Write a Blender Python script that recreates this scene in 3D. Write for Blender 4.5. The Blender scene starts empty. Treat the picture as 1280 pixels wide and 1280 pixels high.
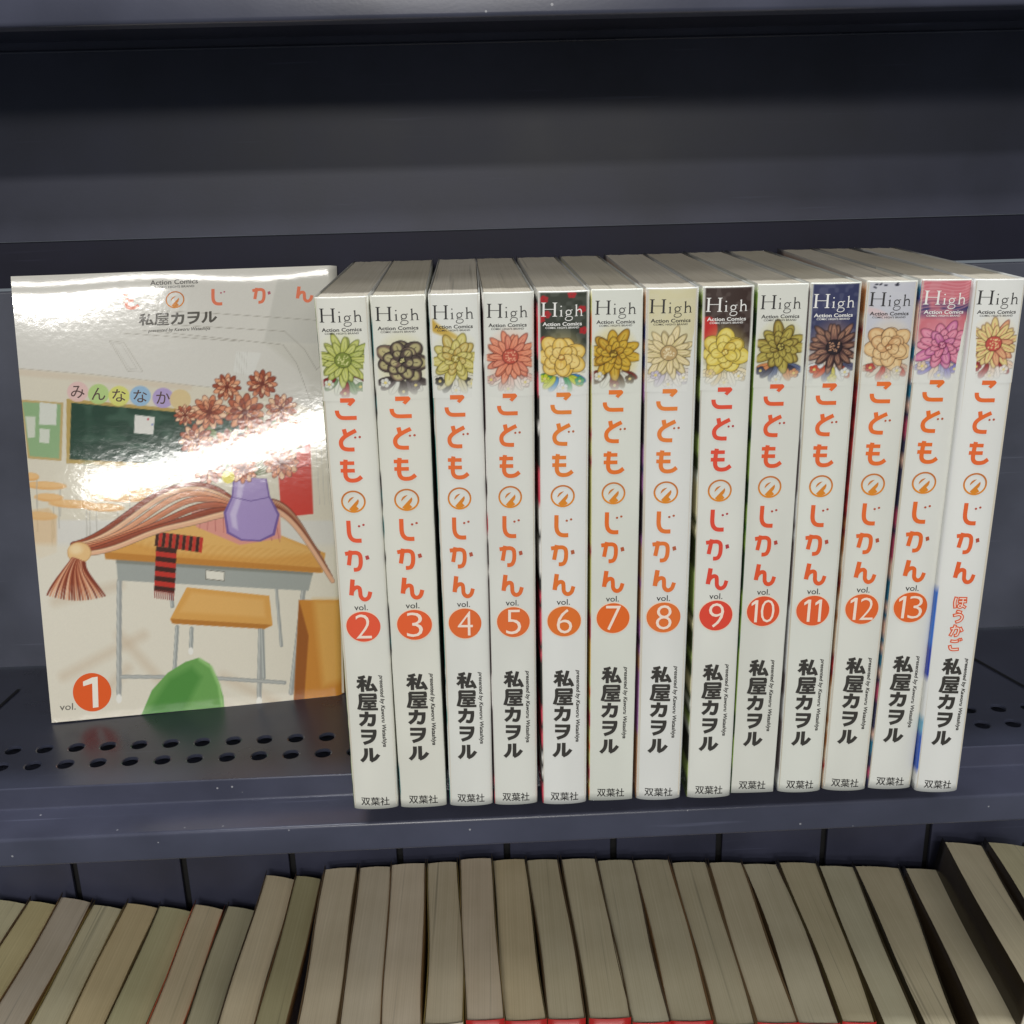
import bpy, bmesh, math, random
import numpy as np
from mathutils import Matrix, Vector

S = bpy.context.scene
COL = S.collection
rad = math.radians

# ------------------------------------------------------------------ camera
cam = bpy.data.cameras.new('camera')
cam.sensor_width = 36.0
cam.lens = 1341.144 / 1280 * 36.0
cam.clip_start = 0.01
cam.clip_end = 50
camo = bpy.data.objects.new('camera', cam)
COL.objects.link(camo)
_r, _u, _f = ((0.999363, -0.025766, -0.024681), (0.031487, 0.311582, 0.949697), (0.01678, 0.94987, -0.312195))
camo.matrix_world = Matrix(((_r[0], _u[0], -_f[0], 0.002272), (_r[1], _u[1], -_f[1], -0.336309),
                            (_r[2], _u[2], -_f[2], 0.221109), (0, 0, 0, 1)))
S.camera = camo

# ------------------------------------------------------------------ dim room light and ceiling strip lamps
w = bpy.data.worlds.new('World')
S.world = w
w.use_nodes = True
w.node_tree.nodes['Background'].inputs[0].default_value = (0.80, 0.90, 1.0, 1)
w.node_tree.nodes['Background'].inputs[1].default_value = 0.16


def strip_lamp(p0, p1, width, power, color=(1.0, 0.972, 0.925)):
    """a ceiling fluorescent: a long thin area lamp from p0 to p1 facing the shelf"""
    p0, p1 = Vector(p0), Vector(p1)
    la = bpy.data.lights.new('strip_lamp', 'AREA')
    la.shape = 'RECTANGLE'
    la.size = (p1 - p0).length
    la.size_y = width
    la.energy = power
    la.color = color
    o = bpy.data.objects.new('strip_lamp', la)
    COL.objects.link(o)
    c = (p0 + p1) / 2
    x = (p1 - p0).normalized()
    z = (c - Vector((0, 0, 0.1)))
    z = (z - x * z.dot(x)).normalized()
    y = z.cross(x)
    o.matrix_world = Matrix(((x.x, y.x, z.x, c.x), (x.y, y.y, z.y, c.y), (x.z, y.z, z.z, c.z), (0, 0, 0, 1)))


strip_lamp((-0.85, -6.2, 1.05), (1.05, -4.15, 1.05), 0.16, 47)
strip_lamp((-0.80, -3.1, 1.31), (-0.16, -3.1, 1.29), 0.085, 22)
strip_lamp((-1.5, -2.25, 1.36), (1.5, -2.25, 1.36), 0.12, 18)
strip_lamp((-1.2, -0.75, 1.75), (1.4, -0.75, 1.75), 0.40, 4)
strip_lamp((-1.2, -0.22, 2.3), (1.2, -0.22, 2.3), 0.10, 30, (0.93, 0.96, 1.0))

S.view_settings.view_transform = 'Standard'
S.view_settings.look = 'None'
S.view_settings.exposure = 0.22
S.view_settings.gamma = 1
S.view_settings.use_curve_mapping = False


# ------------------------------------------------------------------ helpers
def lin(c):
    c = np.asarray(c, float) / 255.0
    return np.where(c <= 0.04045, c / 12.92, ((c + 0.055) / 1.055) ** 2.4)


def lin4(c):
    return tuple(lin(c)) + (1.0,)


def thing(name, label, cat, loc=(0, 0, 0), group=None, matrix=None):
    o = bpy.data.objects.new(name, None)
    o.empty_display_size = 0.02
    COL.objects.link(o)
    if matrix is not None:
        o.matrix_world = matrix
    else:
        o.location = loc
    o['label'] = label
    o['category'] = cat
    if group:
        o['group'] = group
    return o


def part(name, verts, faces, mat, parent, col=None, smooth=False):
    me = bpy.data.meshes.new(name)
    me.from_pydata([tuple(v) for v in verts], [], faces)
    if col is not None:
        a = me.color_attributes.new('Col', 'FLOAT_COLOR', 'POINT')
        c = np.ones((len(verts), 4), np.float32)
        c[:, :3] = col
        a.data.foreach_set('color', c.ravel())
    if smooth:
        me.polygons.foreach_set('use_smooth', [True] * len(me.polygons))
    me.materials.append(mat)
    me.update()
    o = bpy.data.objects.new(name, me)
    COL.objects.link(o)
    o.parent = parent
    return o


def grid_faces(nu, nv, flip=False):
    """quads of a grid of nv rows by nu columns"""
    f = []
    for j in range(nv - 1):
        for i in range(nu - 1):
            a = j * nu + i
            q = (a, a + 1, a + nu + 1, a + nu)
            f.append(q[::-1] if flip else q)
    return f


def vnoise(x, y, seed=0):
    """smooth value noise on numpy arrays"""
    x = np.asarray(x, float); y = np.asarray(y, float)
    xi = np.floor(x).astype(np.int64); yi = np.floor(y).astype(np.int64)
    fx = x - xi; fy = y - yi
    fx = fx * fx * (3 - 2 * fx); fy = fy * fy * (3 - 2 * fy)

    def h(a, b):
        n = (a * 374761393 + b * 668265263 + seed * 982451653) & 0xffffffff
        n = ((n ^ (n >> 13)) * 1274126177) & 0xffffffff
        return ((n ^ (n >> 16)) & 0xffff) / 65535.0
    a = h(xi, yi); b = h(xi + 1, yi); c = h(xi, yi + 1); d = h(xi + 1, yi + 1)
    return (a * (1 - fx) + b * fx) * (1 - fy) + (c * (1 - fx) + d * fx) * fy


# ------------------------------------------------------------------ materials
def new_mat(name):
    m = bpy.data.materials.new(name)
    m.use_nodes = True
    nt = m.node_tree
    return m, nt, nt.nodes['Principled BSDF']


def bump_of(nt, b, scale, strength, dist, detail=2.0, coord='Object', stretch=None):
    tc = nt.nodes.new('ShaderNodeTexCoord')
    src = tc.outputs[coord]
    if stretch:
        mp = nt.nodes.new('ShaderNodeMapping')
        mp.inputs['Scale'].default_value = stretch
        nt.links.new(src, mp.inputs['Vector'])
        src = mp.outputs[0]
    n = nt.nodes.new('ShaderNodeTexNoise')
    n.inputs['Scale'].default_value = scale
    n.inputs['Detail'].default_value = detail
    nt.links.new(src, n.inputs['Vector'])
    bp = nt.nodes.new('ShaderNodeBump')
    bp.inputs['Strength'].default_value = strength
    bp.inputs['Distance'].default_value = dist
    nt.links.new(n.outputs['Fac'], bp.inputs['Height'])
    nt.links.new(bp.outputs[0], b.inputs['Normal'])
    return n, bp, src


def mat_attr(name, rough, bump=None, coat=0.0, spec=0.5):
    """printed paper: colour read from the mesh's own colour attribute"""
    m, nt, b = new_mat(name)
    at = nt.nodes.new('ShaderNodeAttribute')
    at.attribute_name = 'Col'
    nt.links.new(at.outputs['Color'], b.inputs['Base Color'])
    b.inputs['Roughness'].default_value = rough
    b.inputs['Specular IOR Level'].default_value = spec
    if coat:
        b.inputs['Coat Weight'].default_value = coat
        b.inputs['Coat Roughness'].default_value = 0.06
    if bump:
        bump_of(nt, b, *bump)
    return m


def mat_metal(name, rgb, rough=0.38, specks=False, spec=0.5):
    m, nt, b = new_mat(name)
    n, bp, src = bump_of(nt, b, 1100, 0.035, 0.0004, 2)
    n2 = nt.nodes.new('ShaderNodeTexNoise')
    n2.inputs['Scale'].default_value = 26
    n2.inputs['Detail'].default_value = 6
    nt.links.new(src, n2.inputs['Vector'])
    r = nt.nodes.new('ShaderNodeValToRGB')
    c = lin(rgb)
    r.color_ramp.elements[0].position = 0.3
    r.color_ramp.elements[1].position = 0.72
    r.color_ramp.elements[0].color = tuple(c * 0.76) + (1,)
    r.color_ramp.elements[1].color = tuple(c * 1.20) + (1,)
    nt.links.new(n2.outputs['Fac'], r.inputs['Fac'])
    out = r.outputs['Color']
    mps = nt.nodes.new('ShaderNodeMapping')
    mps.inputs['Scale'].default_value = (14, 420, 420)
    mps.inputs['Rotation'].default_value = (0.0, 0.05, 0.09)
    nt.links.new(src, mps.inputs['Vector'])
    ns = nt.nodes.new('ShaderNodeTexNoise')
    ns.inputs['Scale'].default_value = 1.0
    ns.inputs['Detail'].default_value = 2.0
    nt.links.new(mps.outputs[0], ns.inputs['Vector'])
    cs = nt.nodes.new('ShaderNodeMapRange')
    cs.inputs['From Min'].default_value = 0.68
    cs.inputs['From Max'].default_value = 0.80
    cs.inputs['To Max'].default_value = 0.35
    nt.links.new(ns.outputs['Fac'], cs.inputs['Value'])
    ms = nt.nodes.new('ShaderNodeMix'); ms.data_type = 'RGBA'
    nt.links.new(cs.outputs[0], ms.inputs['Factor'])
    nt.links.new(out, ms.inputs['A'])
    ms.inputs['B'].default_value = tuple(np.minimum(c * 2.6 + 0.02, 1)) + (1,)
    out = ms.outputs['Result']
    if specks:
        vo = nt.nodes.new('ShaderNodeTexVoronoi')
        vo.inputs['Scale'].default_value = 210
        nt.links.new(src, vo.inputs['Vector'])
        lt = nt.nodes.new('ShaderNodeMath'); lt.operation = 'LESS_THAN'; lt.inputs[1].default_value = 0.085
        nt.links.new(vo.outputs['Distance'], lt.inputs[0])
        sp = nt.nodes.new('ShaderNodeSeparateColor')
        nt.links.new(vo.outputs['Color'], sp.inputs[0])
        gt = nt.nodes.new('ShaderNodeMath'); gt.operation = 'GREATER_THAN'; gt.inputs[1].default_value = 0.70
        nt.links.new(sp.outputs[0], gt.inputs[0])
        mu = nt.nodes.new('ShaderNodeMath'); mu.operation = 'MULTIPLY'
        nt.links.new(lt.outputs[0], mu.inputs[0]); nt.links.new(gt.outputs[0], mu.inputs[1])
        m2 = nt.nodes.new('ShaderNodeMath'); m2.operation = 'MULTIPLY'
        nt.links.new(mu.outputs[0], m2.inputs[0]); nt.links.new(sp.outputs[1], m2.inputs[1])
        mix = nt.nodes.new('ShaderNodeMix'); mix.data_type = 'RGBA'
        nt.links.new(m2.outputs[0], mix.inputs['Factor'])
        nt.links.new(out, mix.inputs['A'])
        mix.inputs['B'].default_value = (0.34, 0.34, 0.36, 1)
        out = mix.outputs['Result']
    nt.links.new(out, b.inputs['Base Color'])
    rr = nt.nodes.new('ShaderNodeMapRange')
    rr.inputs['To Min'].default_value = rough - 0.06
    rr.inputs['To Max'].default_value = rough + 0.08
    nt.links.new(n2.outputs['Fac'], rr.inputs['Value'])
    nt.links.new(rr.outputs[0], b.inputs['Roughness'])
    b.inputs['Specular IOR Level'].default_value = spec
    return m


def mat_pages(name, rgb, seed):
    """edge of a page block: fine leaf lines along the depth, blotchy yellowing"""
    m, nt, b = new_mat(name)
    n, bp, src = bump_of(nt, b, 1.0, 0.25, 0.0003, 3, 'Object', (3000, 10, 10))
    n2 = nt.nodes.new('ShaderNodeTexNoise')
    n2.noise_dimensions = '4D'
    n2.inputs['W'].default_value = seed
    n2.inputs['Scale'].default_value = 34
    n2.inputs['Detail'].default_value = 4
    tc = nt.nodes.new('ShaderNodeTexCoord')
    nt.links.new(tc.outputs['Object'], n2.inputs['Vector'])
    mx = nt.nodes.new('ShaderNodeMath'); mx.operation = 'ADD'
    nt.links.new(n.outputs['Fac'], mx.inputs[0]); nt.links.new(n2.outputs['Fac'], mx.inputs[1])
    r = nt.nodes.new('ShaderNodeValToRGB')
    c = lin(rgb)
    r.color_ramp.elements[0].position = 0.35
    r.color_ramp.elements[1].position = 0.66
    r.color_ramp.elements[0].color = tuple(c * np.array((0.86, 0.84, 0.79))) + (1,)
    r.color_ramp.elements[1].color = tuple(np.minimum(c * 1.08, 0.9)) + (1,)
    hm = nt.nodes.new('ShaderNodeMath'); hm.operation = 'MULTIPLY'; hm.inputs[1].default_value = 0.5
    nt.links.new(mx.outputs[0], hm.inputs[0])
    nt.links.new(hm.outputs[0], r.inputs['Fac'])
    mp = nt.nodes.new('ShaderNodeMapping')
    mp.inputs['Scale'].default_value = (520, 7, 7)
    mp.inputs['Location'].default_value = (seed * 3.1, seed, 0)
    nt.links.new(tc.outputs['Object'], mp.inputs['Vector'])
    n3 = nt.nodes.new('ShaderNodeTexNoise')
    n3.inputs['Scale'].default_value = 1.0
    n3.inputs['Detail'].default_value = 1.0
    nt.links.new(mp.outputs[0], n3.inputs['Vector'])
    cr = nt.nodes.new('ShaderNodeMapRange')
    cr.inputs['From Min'].default_value = 0.66
    cr.inputs['From Max'].default_value = 0.78
    cr.inputs['To Min'].default_value = 0.0
    cr.inputs['To Max'].default_value = 0.55
    nt.links.new(n3.outputs['Fac'], cr.inputs['Value'])
    mxs = nt.nodes.new('ShaderNodeMix'); mxs.data_type = 'RGBA'
    nt.links.new(cr.outputs[0], mxs.inputs['Factor'])
    nt.links.new(r.outputs['Color'], mxs.inputs['A'])
    mxs.inputs['B'].default_value = tuple(c * 0.35) + (1,)
    nt.links.new(mxs.outputs['Result'], b.inputs['Base Color'])
    b.inputs['Roughness'].default_value = 0.85
    b.inputs['Specular IOR Level'].default_value = 0.2
    return m


M_JACKET = mat_attr('coated_jacket_paper', 0.27, (300, 0.03, 0.0004, 2))
M_PRINT = mat_attr('printed_picture', 0.27, (300, 0.03, 0.0004, 2))
M_INK = mat_attr('printed_ink', 0.40)
M_COVER = mat_attr('glossy_laminated_cover', 0.075, (330, 0.055, 0.0004, 3), spec=0.6)
M_COVER_INK = mat_attr('glossy_laminated_ink', 0.075, (330, 0.055, 0.0004, 3), spec=0.6)
M_METAL = mat_metal('navy_powder_coat', (54, 57, 72), 0.28, False, 0.6)
M_METAL_DUSTY = mat_metal('navy_powder_coat_dusty', (66, 68, 84), 0.30, True, 0.7)
M_PANEL = mat_metal('grey_navy_panel', (53, 55, 72), 0.42)
M_BAND = mat_metal('dark_navy_band', (26, 26, 44), 0.5, spec=0.25)
M_LOWER = mat_metal('blue_grey_panel', (78, 81, 94), 0.40)
M_SLOT = mat_metal('black_slot', (10, 10, 12), 0.6)


# ------------------------------------------------------------------ steel shelf unit
SH = rad(0.9)
unit = thing('shelf_unit', 'dark navy steel bookshelf with a perforated shelf, folded front lips and a panelled back', 'bookshelf',
             matrix=Matrix.Rotation(SH, 4, 'Z'))
X0, X1 = -0.55, 0.55
YB, YF, YL = 0.131, 0.0237, 0.0045
LIP = -0.0207


def fillet(pts, r, n=5):
    out = [pts[0]]
    for i in range(1, len(pts) - 1):
        p, a, c = Vector(pts[i]), Vector(pts[i - 1]), Vector(pts[i + 1])
        d1 = (a - p).normalized(); d2 = (c - p).normalized()
        rr = min(r, (a - p).length * 0.45, (c - p).length * 0.45)
        s, e = p + d1 * rr, p + d2 * rr
        for k in range(n + 1):
            t = k / n
            out.append(tuple((1 - t) ** 2 * s + 2 * t * (1 - t) * p + t * t * e))
    out.append(pts[-1])
    return out


def extrude_x(name, prof, mat, parent, z=0.0, x0=X0, x1=X1, nx=2, smooth=True):
    v = []
    for i in range(nx):
        x = x0 + (x1 - x0) * i / (nx - 1)
        v += [(x, p[0], p[1] + z) for p in prof]
    o = part(name, v, grid_faces(len(prof), nx), mat, parent, smooth=smooth)
    return o


HX, HY0 = 0.0126, 0.0390
HROWS = 2
YH0, YH1 = HY0 - HX / 2 + 0.001, HY0 + HX * 1.5 + 0.001


def shelf_board(z, holes):
    sh = extrude_x('shelf_board', fillet([(YF + 0.0003, 0.0), (YF, -0.0003), (YF - 0.0004, -0.0090), (YL, -0.0094), (YL, LIP),
                                          (YL + 0.011, LIP), (YL + 0.011, LIP + 0.008)], 0.0011), M_METAL_DUSTY, unit, z)
    md = sh.modifiers.new('thick', 'SOLIDIFY'); md.thickness = 0.0006; md.offset = 0.0
    # floor pan: strips around a band of punched holes
    v, f = [], []

    def quad(x0, x1, y0, y1):
        b = len(v)
        v.extend([(x0, y0, 0), (x1, y0, 0), (x1, y1, 0), (x0, y1, 0)])
        f.append((b, b + 1, b + 2, b + 3))
    if not holes:
        quad(X0, X1, YF + 0.0003, YB)
    else:
        quad(X0, X1, YF + 0.0003, YH0)
        quad(X0, X1, YH1, YB)
        n = 24
        cx = -0.2188
        xs = []
        while cx < 0.30:
            xs.append(cx); cx += HX
        quad(X0, xs[0] - HX / 2, YH0, YH1)
        quad(xs[-1] + HX / 2, X1, YH0, YH1)
        for row in range(HROWS):
            yc = HY0 + 0.001 + row * HX
            for x in xs:
                b = len(v)
                R = 0.0030
                for ring in range(4):
                    for k in range(n):
                        a = 2 * math.pi * (k + 0.5) / n
                        ca, sa = math.cos(a), math.sin(a)
                        if ring == 0:
                            s = (HX / 2) / max(abs(ca), abs(sa))
                            v.append((x + ca * s, yc + sa * s, 0))
                        elif ring == 1:
                            v.append((x + ca * (R + 0.0005), yc + sa * (R + 0.0005), 0))
                        elif ring == 2:
                            v.append((x + ca * R, yc + sa * R, -0.0003))
                        else:
                            v.append((x + ca * R, yc + sa * R, -0.0011))
                for ring in range(3):
                    for k in range(n):
                        k2 = (k + 1) % n
                        f.append((b + ring * n + k, b + ring * n + k2, b + (ring + 1) * n + k2, b + (ring + 1) * n + k))
                # corners of the cell
                for q in range(4):
                    k = n // 8 + q * n // 4 - 1
                    sx = 1 if q in (0, 3) else -1
                    sy = 1 if q in (0, 1) else -1
                    v.append((x + sx * HX / 2, yc + sy * HX / 2, 0))
                    f.append((b + k, len(v) - 1, b + (k + 1) % n))
    me = part('shelf_floor', [(a, b_, c + z) for a, b_, c in v], f, M_METAL, unit)
    # underside pan
    zz = z - 0.012
    part('shelf_underside', [(X0, YL + 0.013, zz), (X1, YL + 0.013, zz), (X1, YB, zz), (X0, YB, zz)], [(0, 3, 2, 1)], M_PANEL, unit)
    return me


shelf_board(0.0, True)
shelf_board(0.2815, False)
shelf_board(-0.268, False)


def box(name, lo, hi, mat, parent, bev=0.0):
    x0, y0, z0 = lo; x1, y1, z1 = hi
    v = [(x0, y0, z0), (x1, y0, z0), (x1, y1, z0), (x0, y1, z0), (x0, y0, z1), (x1, y0, z1), (x1, y1, z1), (x0, y1, z1)]
    f = [(0, 3, 2, 1), (4, 5, 6, 7), (0, 1, 5, 4), (1, 2, 6, 5), (2, 3, 7, 6), (3, 0, 4, 7)]
    o = part(name, v, f, mat, parent)
    if bev:
        m = o.modifiers.new('bevel', 'BEVEL'); m.width = bev; m.segments = 2
    return o


# back: upper sheet, darker navy band set slightly back, lower sheet with a folded top edge, sheet of the lower bay with slots
box('back_panel', (X0, YB, 0.1935), (X1, YB + 0.002, 0.2800), M_PANEL, unit)
box('back_bead', (X0, YB - 0.0008, 0.2655), (X1, YB - 0.00005, 0.2664), M_METAL, unit, 0.0003)
box('back_inset', (X0, YB + 0.0015, 0.1745), (X1, YB + 0.004, 0.1932), M_BAND, unit)
extrude_x('back_panel', fillet([(YB + 0.004, 0.1725), (YB - 0.002, 0.1738), (YB - 0.002, 0.0006)], 0.0012), M_LOWER, unit)
edges = [X0] + [-0.2670 + 0.0545 * i for i in range(11)] + [X1]
for i in range(len(edges) - 1):
    box('back_panel', (edges[i] + 0.0016, YB - 0.0015, -0.267), (edges[i + 1] - 0.0016, YB + 0.001, -0.013), M_PANEL, unit, 0.0004)
box('back_inset', (X0, YB + 0.0015, -0.267), (X1, YB + 0.004, -0.013), M_SLOT, unit)


def floor_slot(p, q, wd):
    p, q = Vector(p), Vector(q)
    d = (q - p).normalized(); n = Vector((-d.y, d.x, 0)) * wd / 2
    z = Vector((0, 0, 0.0004))
    v = [p - n + z, q - n + z, q + n + z, p + n + z]
    part('floor_slot', v, [(0, 1, 2, 3)], M_SLOT, unit)


floor_slot((-0.2165, 0.072, 0), (-0.2120, 0.106, 0), 0.0016)
floor_slot((0.2290, 0.069, 0), (0.2190, 0.100, 0), 0.0016)

# ------------------------------------------------------------------ homographies from traced layout (photo pixels) to surface millimetres
HS = np.array([[0.00020921997911381015, -3.1995217262860844e-06, -0.13169410153143077],
               [-9.429393518240716e-06, -0.0002475215798508235, 0.25434374606123467],
               [-5.1809854495334074e-05, -0.0002769211866943265, 1.0]])
HC = np.array([[0.0022080212330226234, -0.00020576541956485116, 0.04269632455970947],
               [-0.00015533118432990706, -0.0016766630779170137, 1.5274766124963013],
               [-0.00010323766879682225, -0.000158509196665053, 1.0]])


def hom(Hm, p):
    p = np.asarray(p, float).reshape(-1, 2)
    q = np.c_[p, np.ones(len(p))] @ Hm.T
    return q[:, :2] / q[:, 2:3]


HSI = np.linalg.inv(HS)
HCI = np.linalg.inv(HC)

# ------------------------------------------------------------------ lettering
_cache = {}


def text_tris(body, offset=0.0, shear=0.0, cjk_res=3):
    """outline of a word as 2-D triangles, normalised to the unit box"""
    key = (body, offset, shear)
    if key in _cache:
        return _cache[key]
    cu = bpy.data.curves.new('lettering', 'FONT')
    cu.body = body
    cu.offset = offset
    cu.shear = shear
    cu.resolution_u = cjk_res
    o = bpy.data.objects.new('lettering', cu)
    COL.objects.link(o)
    dg = bpy.context.evaluated_depsgraph_get()
    dg.update()
    me = bpy.data.meshes.new_from_object(o.evaluated_get(dg))
    v = np.array([(p.co.x, p.co.y) for p in me.vertices])
    f = [tuple(p.vertices) for p in me.polygons]
    bpy.data.objects.remove(o); bpy.data.curves.remove(cu); bpy.data.meshes.remove(me)
    lo, hi = v.min(0), v.max(0)
    v = (v - lo) / (hi - lo)
    _cache[key] = (v, f)
    return v, f


def ribbon(pts, t, closed=False):
    """a brush stroke of even width along a polyline, smoothed; flat ends"""
    P = np.array(pts, float)
    if len(P) > 2:
        Q = [P[0]]
        n = len(P)
        for i in range(n - 1):                     # Catmull-Rom
            p0 = P[i - 1] if i > 0 else 2 * P[0] - P[1]
            p1, p2 = P[i], P[i + 1]
            p3 = P[i + 2] if i + 2 < n else 2 * P[-1] - P[-2]
            for k in range(1, 7):
                s = k / 6
                Q.append(0.5 * (2 * p1 + (p2 - p0) * s + (2 * p0 - 5 * p1 + 4 * p2 - p3) * s * s + (3 * p1 - p0 - 3 * p2 + p3) * s ** 3))
        P = np.array(Q)
    d = np.gradient(P, axis=0)
    d /= np.linalg.norm(d, axis=1)[:, None] + 1e-9
    nrm = np.c_[-d[:, 1], d[:, 0]] * t / 2
    v = np.r_[P - nrm, P + nrm]
    n = len(P)
    f = [(i, i + 1, n + i + 1, n + i) for i in range(n - 1)]
    return v, f


def disc(cx, cy, rx, ry, n=40):
    a = np.linspace(0, 2 * math.pi, n, endpoint=False)
    return np.c_[cx + rx * np.cos(a), cy + ry * np.sin(a)], [tuple(range(n))]


def ring(cx, cy, rx, ry, t, n=44):
    a = np.linspace(0, 2 * math.pi, n, endpoint=False)
    o = np.c_[cx + rx * np.cos(a), cy + ry * np.sin(a)]
    i = np.c_[cx + (rx - t) * np.cos(a), cy + (ry - t) * np.sin(a)]
    f = [(k, (k + 1) % n, n + (k + 1) % n, n + k) for k in range(n)]
    return np.r_[o, i], f


def polyg(pts):
    return np.array(pts, float), [tuple(range(len(pts)))]


def glyphs(w_=1.0):
    """the seven signs of the title in eighths of a pixel; each: list of (verts, faces, shade) in its own frame
    with the centre of the sign as origin, y down"""
    T = 41
    g = {}
    g['ko'] = ((312, 272), [polyg([(265, 160), (392, 160), (411, 180), (406, 196), (360, 244), (331, 223), (349, 206), (265, 206)]) + (0,),
                            ribbon([(229, 286), (230, 305), (240, 335), (266, 358), (305, 364), (360, 364), (416, 364)], T) + (0,)])
    g['do'] = ((335, 592), [ribbon([(287, 478), (294, 512), (302, 545)], T) + (0,),
                            ribbon([(402, 494), (365, 512), (325, 534), (284, 562), (256, 598), (254, 640), (275, 674), (318, 686), (379, 687)], T) + (0,),
                            disc(392, 565, 11, 11, 14) + (1,), disc(435, 562, 12, 12, 14) + (1,)])
    g['mo'] = ((337, 907), [ribbon([(232, 826), (369, 826)], 37) + (0,), ribbon([(235, 902), (371, 902)], 38) + (0,),
                            ribbon([(288, 790), (282, 850), (279, 920), (284, 965), (306, 994), (345, 1003), (392, 995), (433, 966)], T) + (0,)])
    no = [ring(341, 95, 118, 112, 17) + (2,)]
    no.append(polyg([(289, 110), (292, 88), (305, 66), (325, 53), (352, 47), (322, 76)]) + (2,))
    no.append(polyg([(388, 70), (394, 92), (386, 118), (368, 142), (392, 169), (371, 184), (341, 192), (318, 188), (296, 172), (340, 122)]) + (2,))
    g['no'] = ((341, 95), no)
    g['ji'] = ((350, 395), [ribbon([(283, 286), (283, 345), (284, 405), (294, 448), (318, 476), (352, 486), (400, 486)], T) + (0,),
                            disc(383, 342, 12, 11, 14) + (1,), disc(425, 330, 12, 11, 14) + (1,)])
    g['ka'] = ((350, 690), [ribbon([(235, 618), (290, 609), (340, 606), (371, 622), (381, 660), (378, 722), (362, 760), (340, 772), (311, 774)], 39) + (0,),
                            ribbon([(290, 583), (266, 730)], 39) + (0,),
                            polyg([(424, 640), (456, 632), (466, 670), (433, 680)]) + (1,)])
    g['n'] = ((365, 980), [ribbon([(294, 870), (275, 1027)], 43) + (0,),
                           ribbon([(279, 998), (298, 966), (328, 947), (354, 956), (360, 990), (364, 1035), (384, 1062), (412, 1066), (440, 1044), (456, 993)], 39) + (0,)])
    return g


# thick brush characters on a 100-unit square, y down
CHARS = {
    '私': [([(42, 6), (28, 11), (10, 15)], 13), ([(3, 35), (50, 35)], 14), ([(28, 12), (28, 97)], 14), ([(25, 40), (17, 58), (3, 74)], 13), ([(30, 46), (47, 64)], 13),
          ([(70, 5), (62, 40), (50, 84)], 15), ([(48, 85), (70, 84), (92, 78)], 14), ([(76, 52), (87, 72), (96, 95)], 14)],
    '屋': [([(12, 9), (92, 9)], 13), ([(14, 9), (14, 55), (4, 96)], 14), ([(89, 9), (89, 33)], 13), ([(14, 30), (92, 30)], 11), ([(24, 46), (94, 46)], 10), ([(48, 46), (40, 57), (32, 63)], 10),
          ([(30, 63), (84, 60)], 9), ([(72, 52), (90, 66)], 10), ([(57, 62), (57, 94)], 13), ([(27, 78), (90, 78)], 10), ([(16, 95), (98, 95)], 11)],
    'カ': [([(6, 30), (94, 30)], 17), ([(86, 30), (84, 60), (78, 84), (68, 92), (50, 88)], 17), ([(46, 4), (44, 36), (34, 66), (8, 94)], 17)],
    'ヲ': [([(10, 12), (92, 12)], 16), ([(10, 46), (82, 46)], 15), ([(85, 12), (80, 46), (62, 76), (22, 95)], 17)],
    'ル': [([(30, 8), (29, 46), (20, 72), (3, 92)], 17), ([(58, 5), (58, 88)], 17), ([(55, 90), (78, 76), (98, 50)], 17)],
    'ほ': [([(14, 8), (9, 50), (16, 94)], 15), ([(38, 16), (94, 16)], 14), ([(36, 42), (96, 42)], 14), ([(68, 16), (68, 70), (56, 90), (40, 84), (50, 68), (94, 90)], 13)],
    'う': [([(34, 6), (68, 14)], 15), ([(14, 42), (56, 32), (80, 50), (70, 80), (38, 96)], 15)],
    'か': [([(8, 36), (54, 28), (68, 42), (60, 84), (42, 90)], 15), ([(36, 6), (26, 50), (10, 92)], 15), ([(78, 26), (94, 54)], 15)],
    'ご': [([(22, 20), (50, 23), (74, 18)], 15), ([(18, 60), (26, 84), (50, 90), (84, 86)], 15), ([(80, 2), (86, 14)], 10), ([(93, 0), (99, 12)], 10)],
}


def char_marks(mk, ch, x0, y0, x1, y1, c, grow=0.0, slope=0.0):
    for pts, t in CHARS[ch]:
        P = np.array(pts, float)
        if grow:                                    # longer as well as thicker, for a rim
            d = (P[0] - P[1]); P[0] = P[0] + d / np.linalg.norm(d) * grow / 2
            d = (P[-1] - P[-2]); P[-1] = P[-1] + d / np.linalg.norm(d) * grow / 2
        v, f = ribbon(P, t + grow)
        X = x0 + v[:, 0] / 100 * (x1 - x0)
        Y = y0 + v[:, 1] / 100 * (y1 - y0)
        mk.add(np.c_[X, Y + slope * (X - x0)], f, c)


def one_marks(mk, x0, y0, x1, y1, t, c):
    """the figure one: a stem with a short flag"""
    mk.add(*polyg([(x1 - t, y0), (x1, y0), (x1, y1), (x1 - t, y1)]), c)
    mk.add(*polyg([(x1 - t, y0), (x1 - t, y0 + t * 1.25), (x0, y0 + t * 2.1), (x0, y0 + t * 1.1)]), c)


GL = glyphs()
# centres of the signs on a spine, in layout pixels
TITLE = [('ko', 312 / 8 + 595, 272 / 8 + 480), ('do', 335 / 8 + 595, 592 / 8 + 480), ('mo', 337 / 8 + 595, 907 / 8 + 480),
         ('no', 341 / 8 + 595, 95 / 8 + 620), ('ji', 350 / 8 + 595, 395 / 8 + 620), ('ka', 350 / 8 + 595, 690 / 8 + 620), ('n', 365 / 8 + 595, 980 / 8 + 620)]


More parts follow.
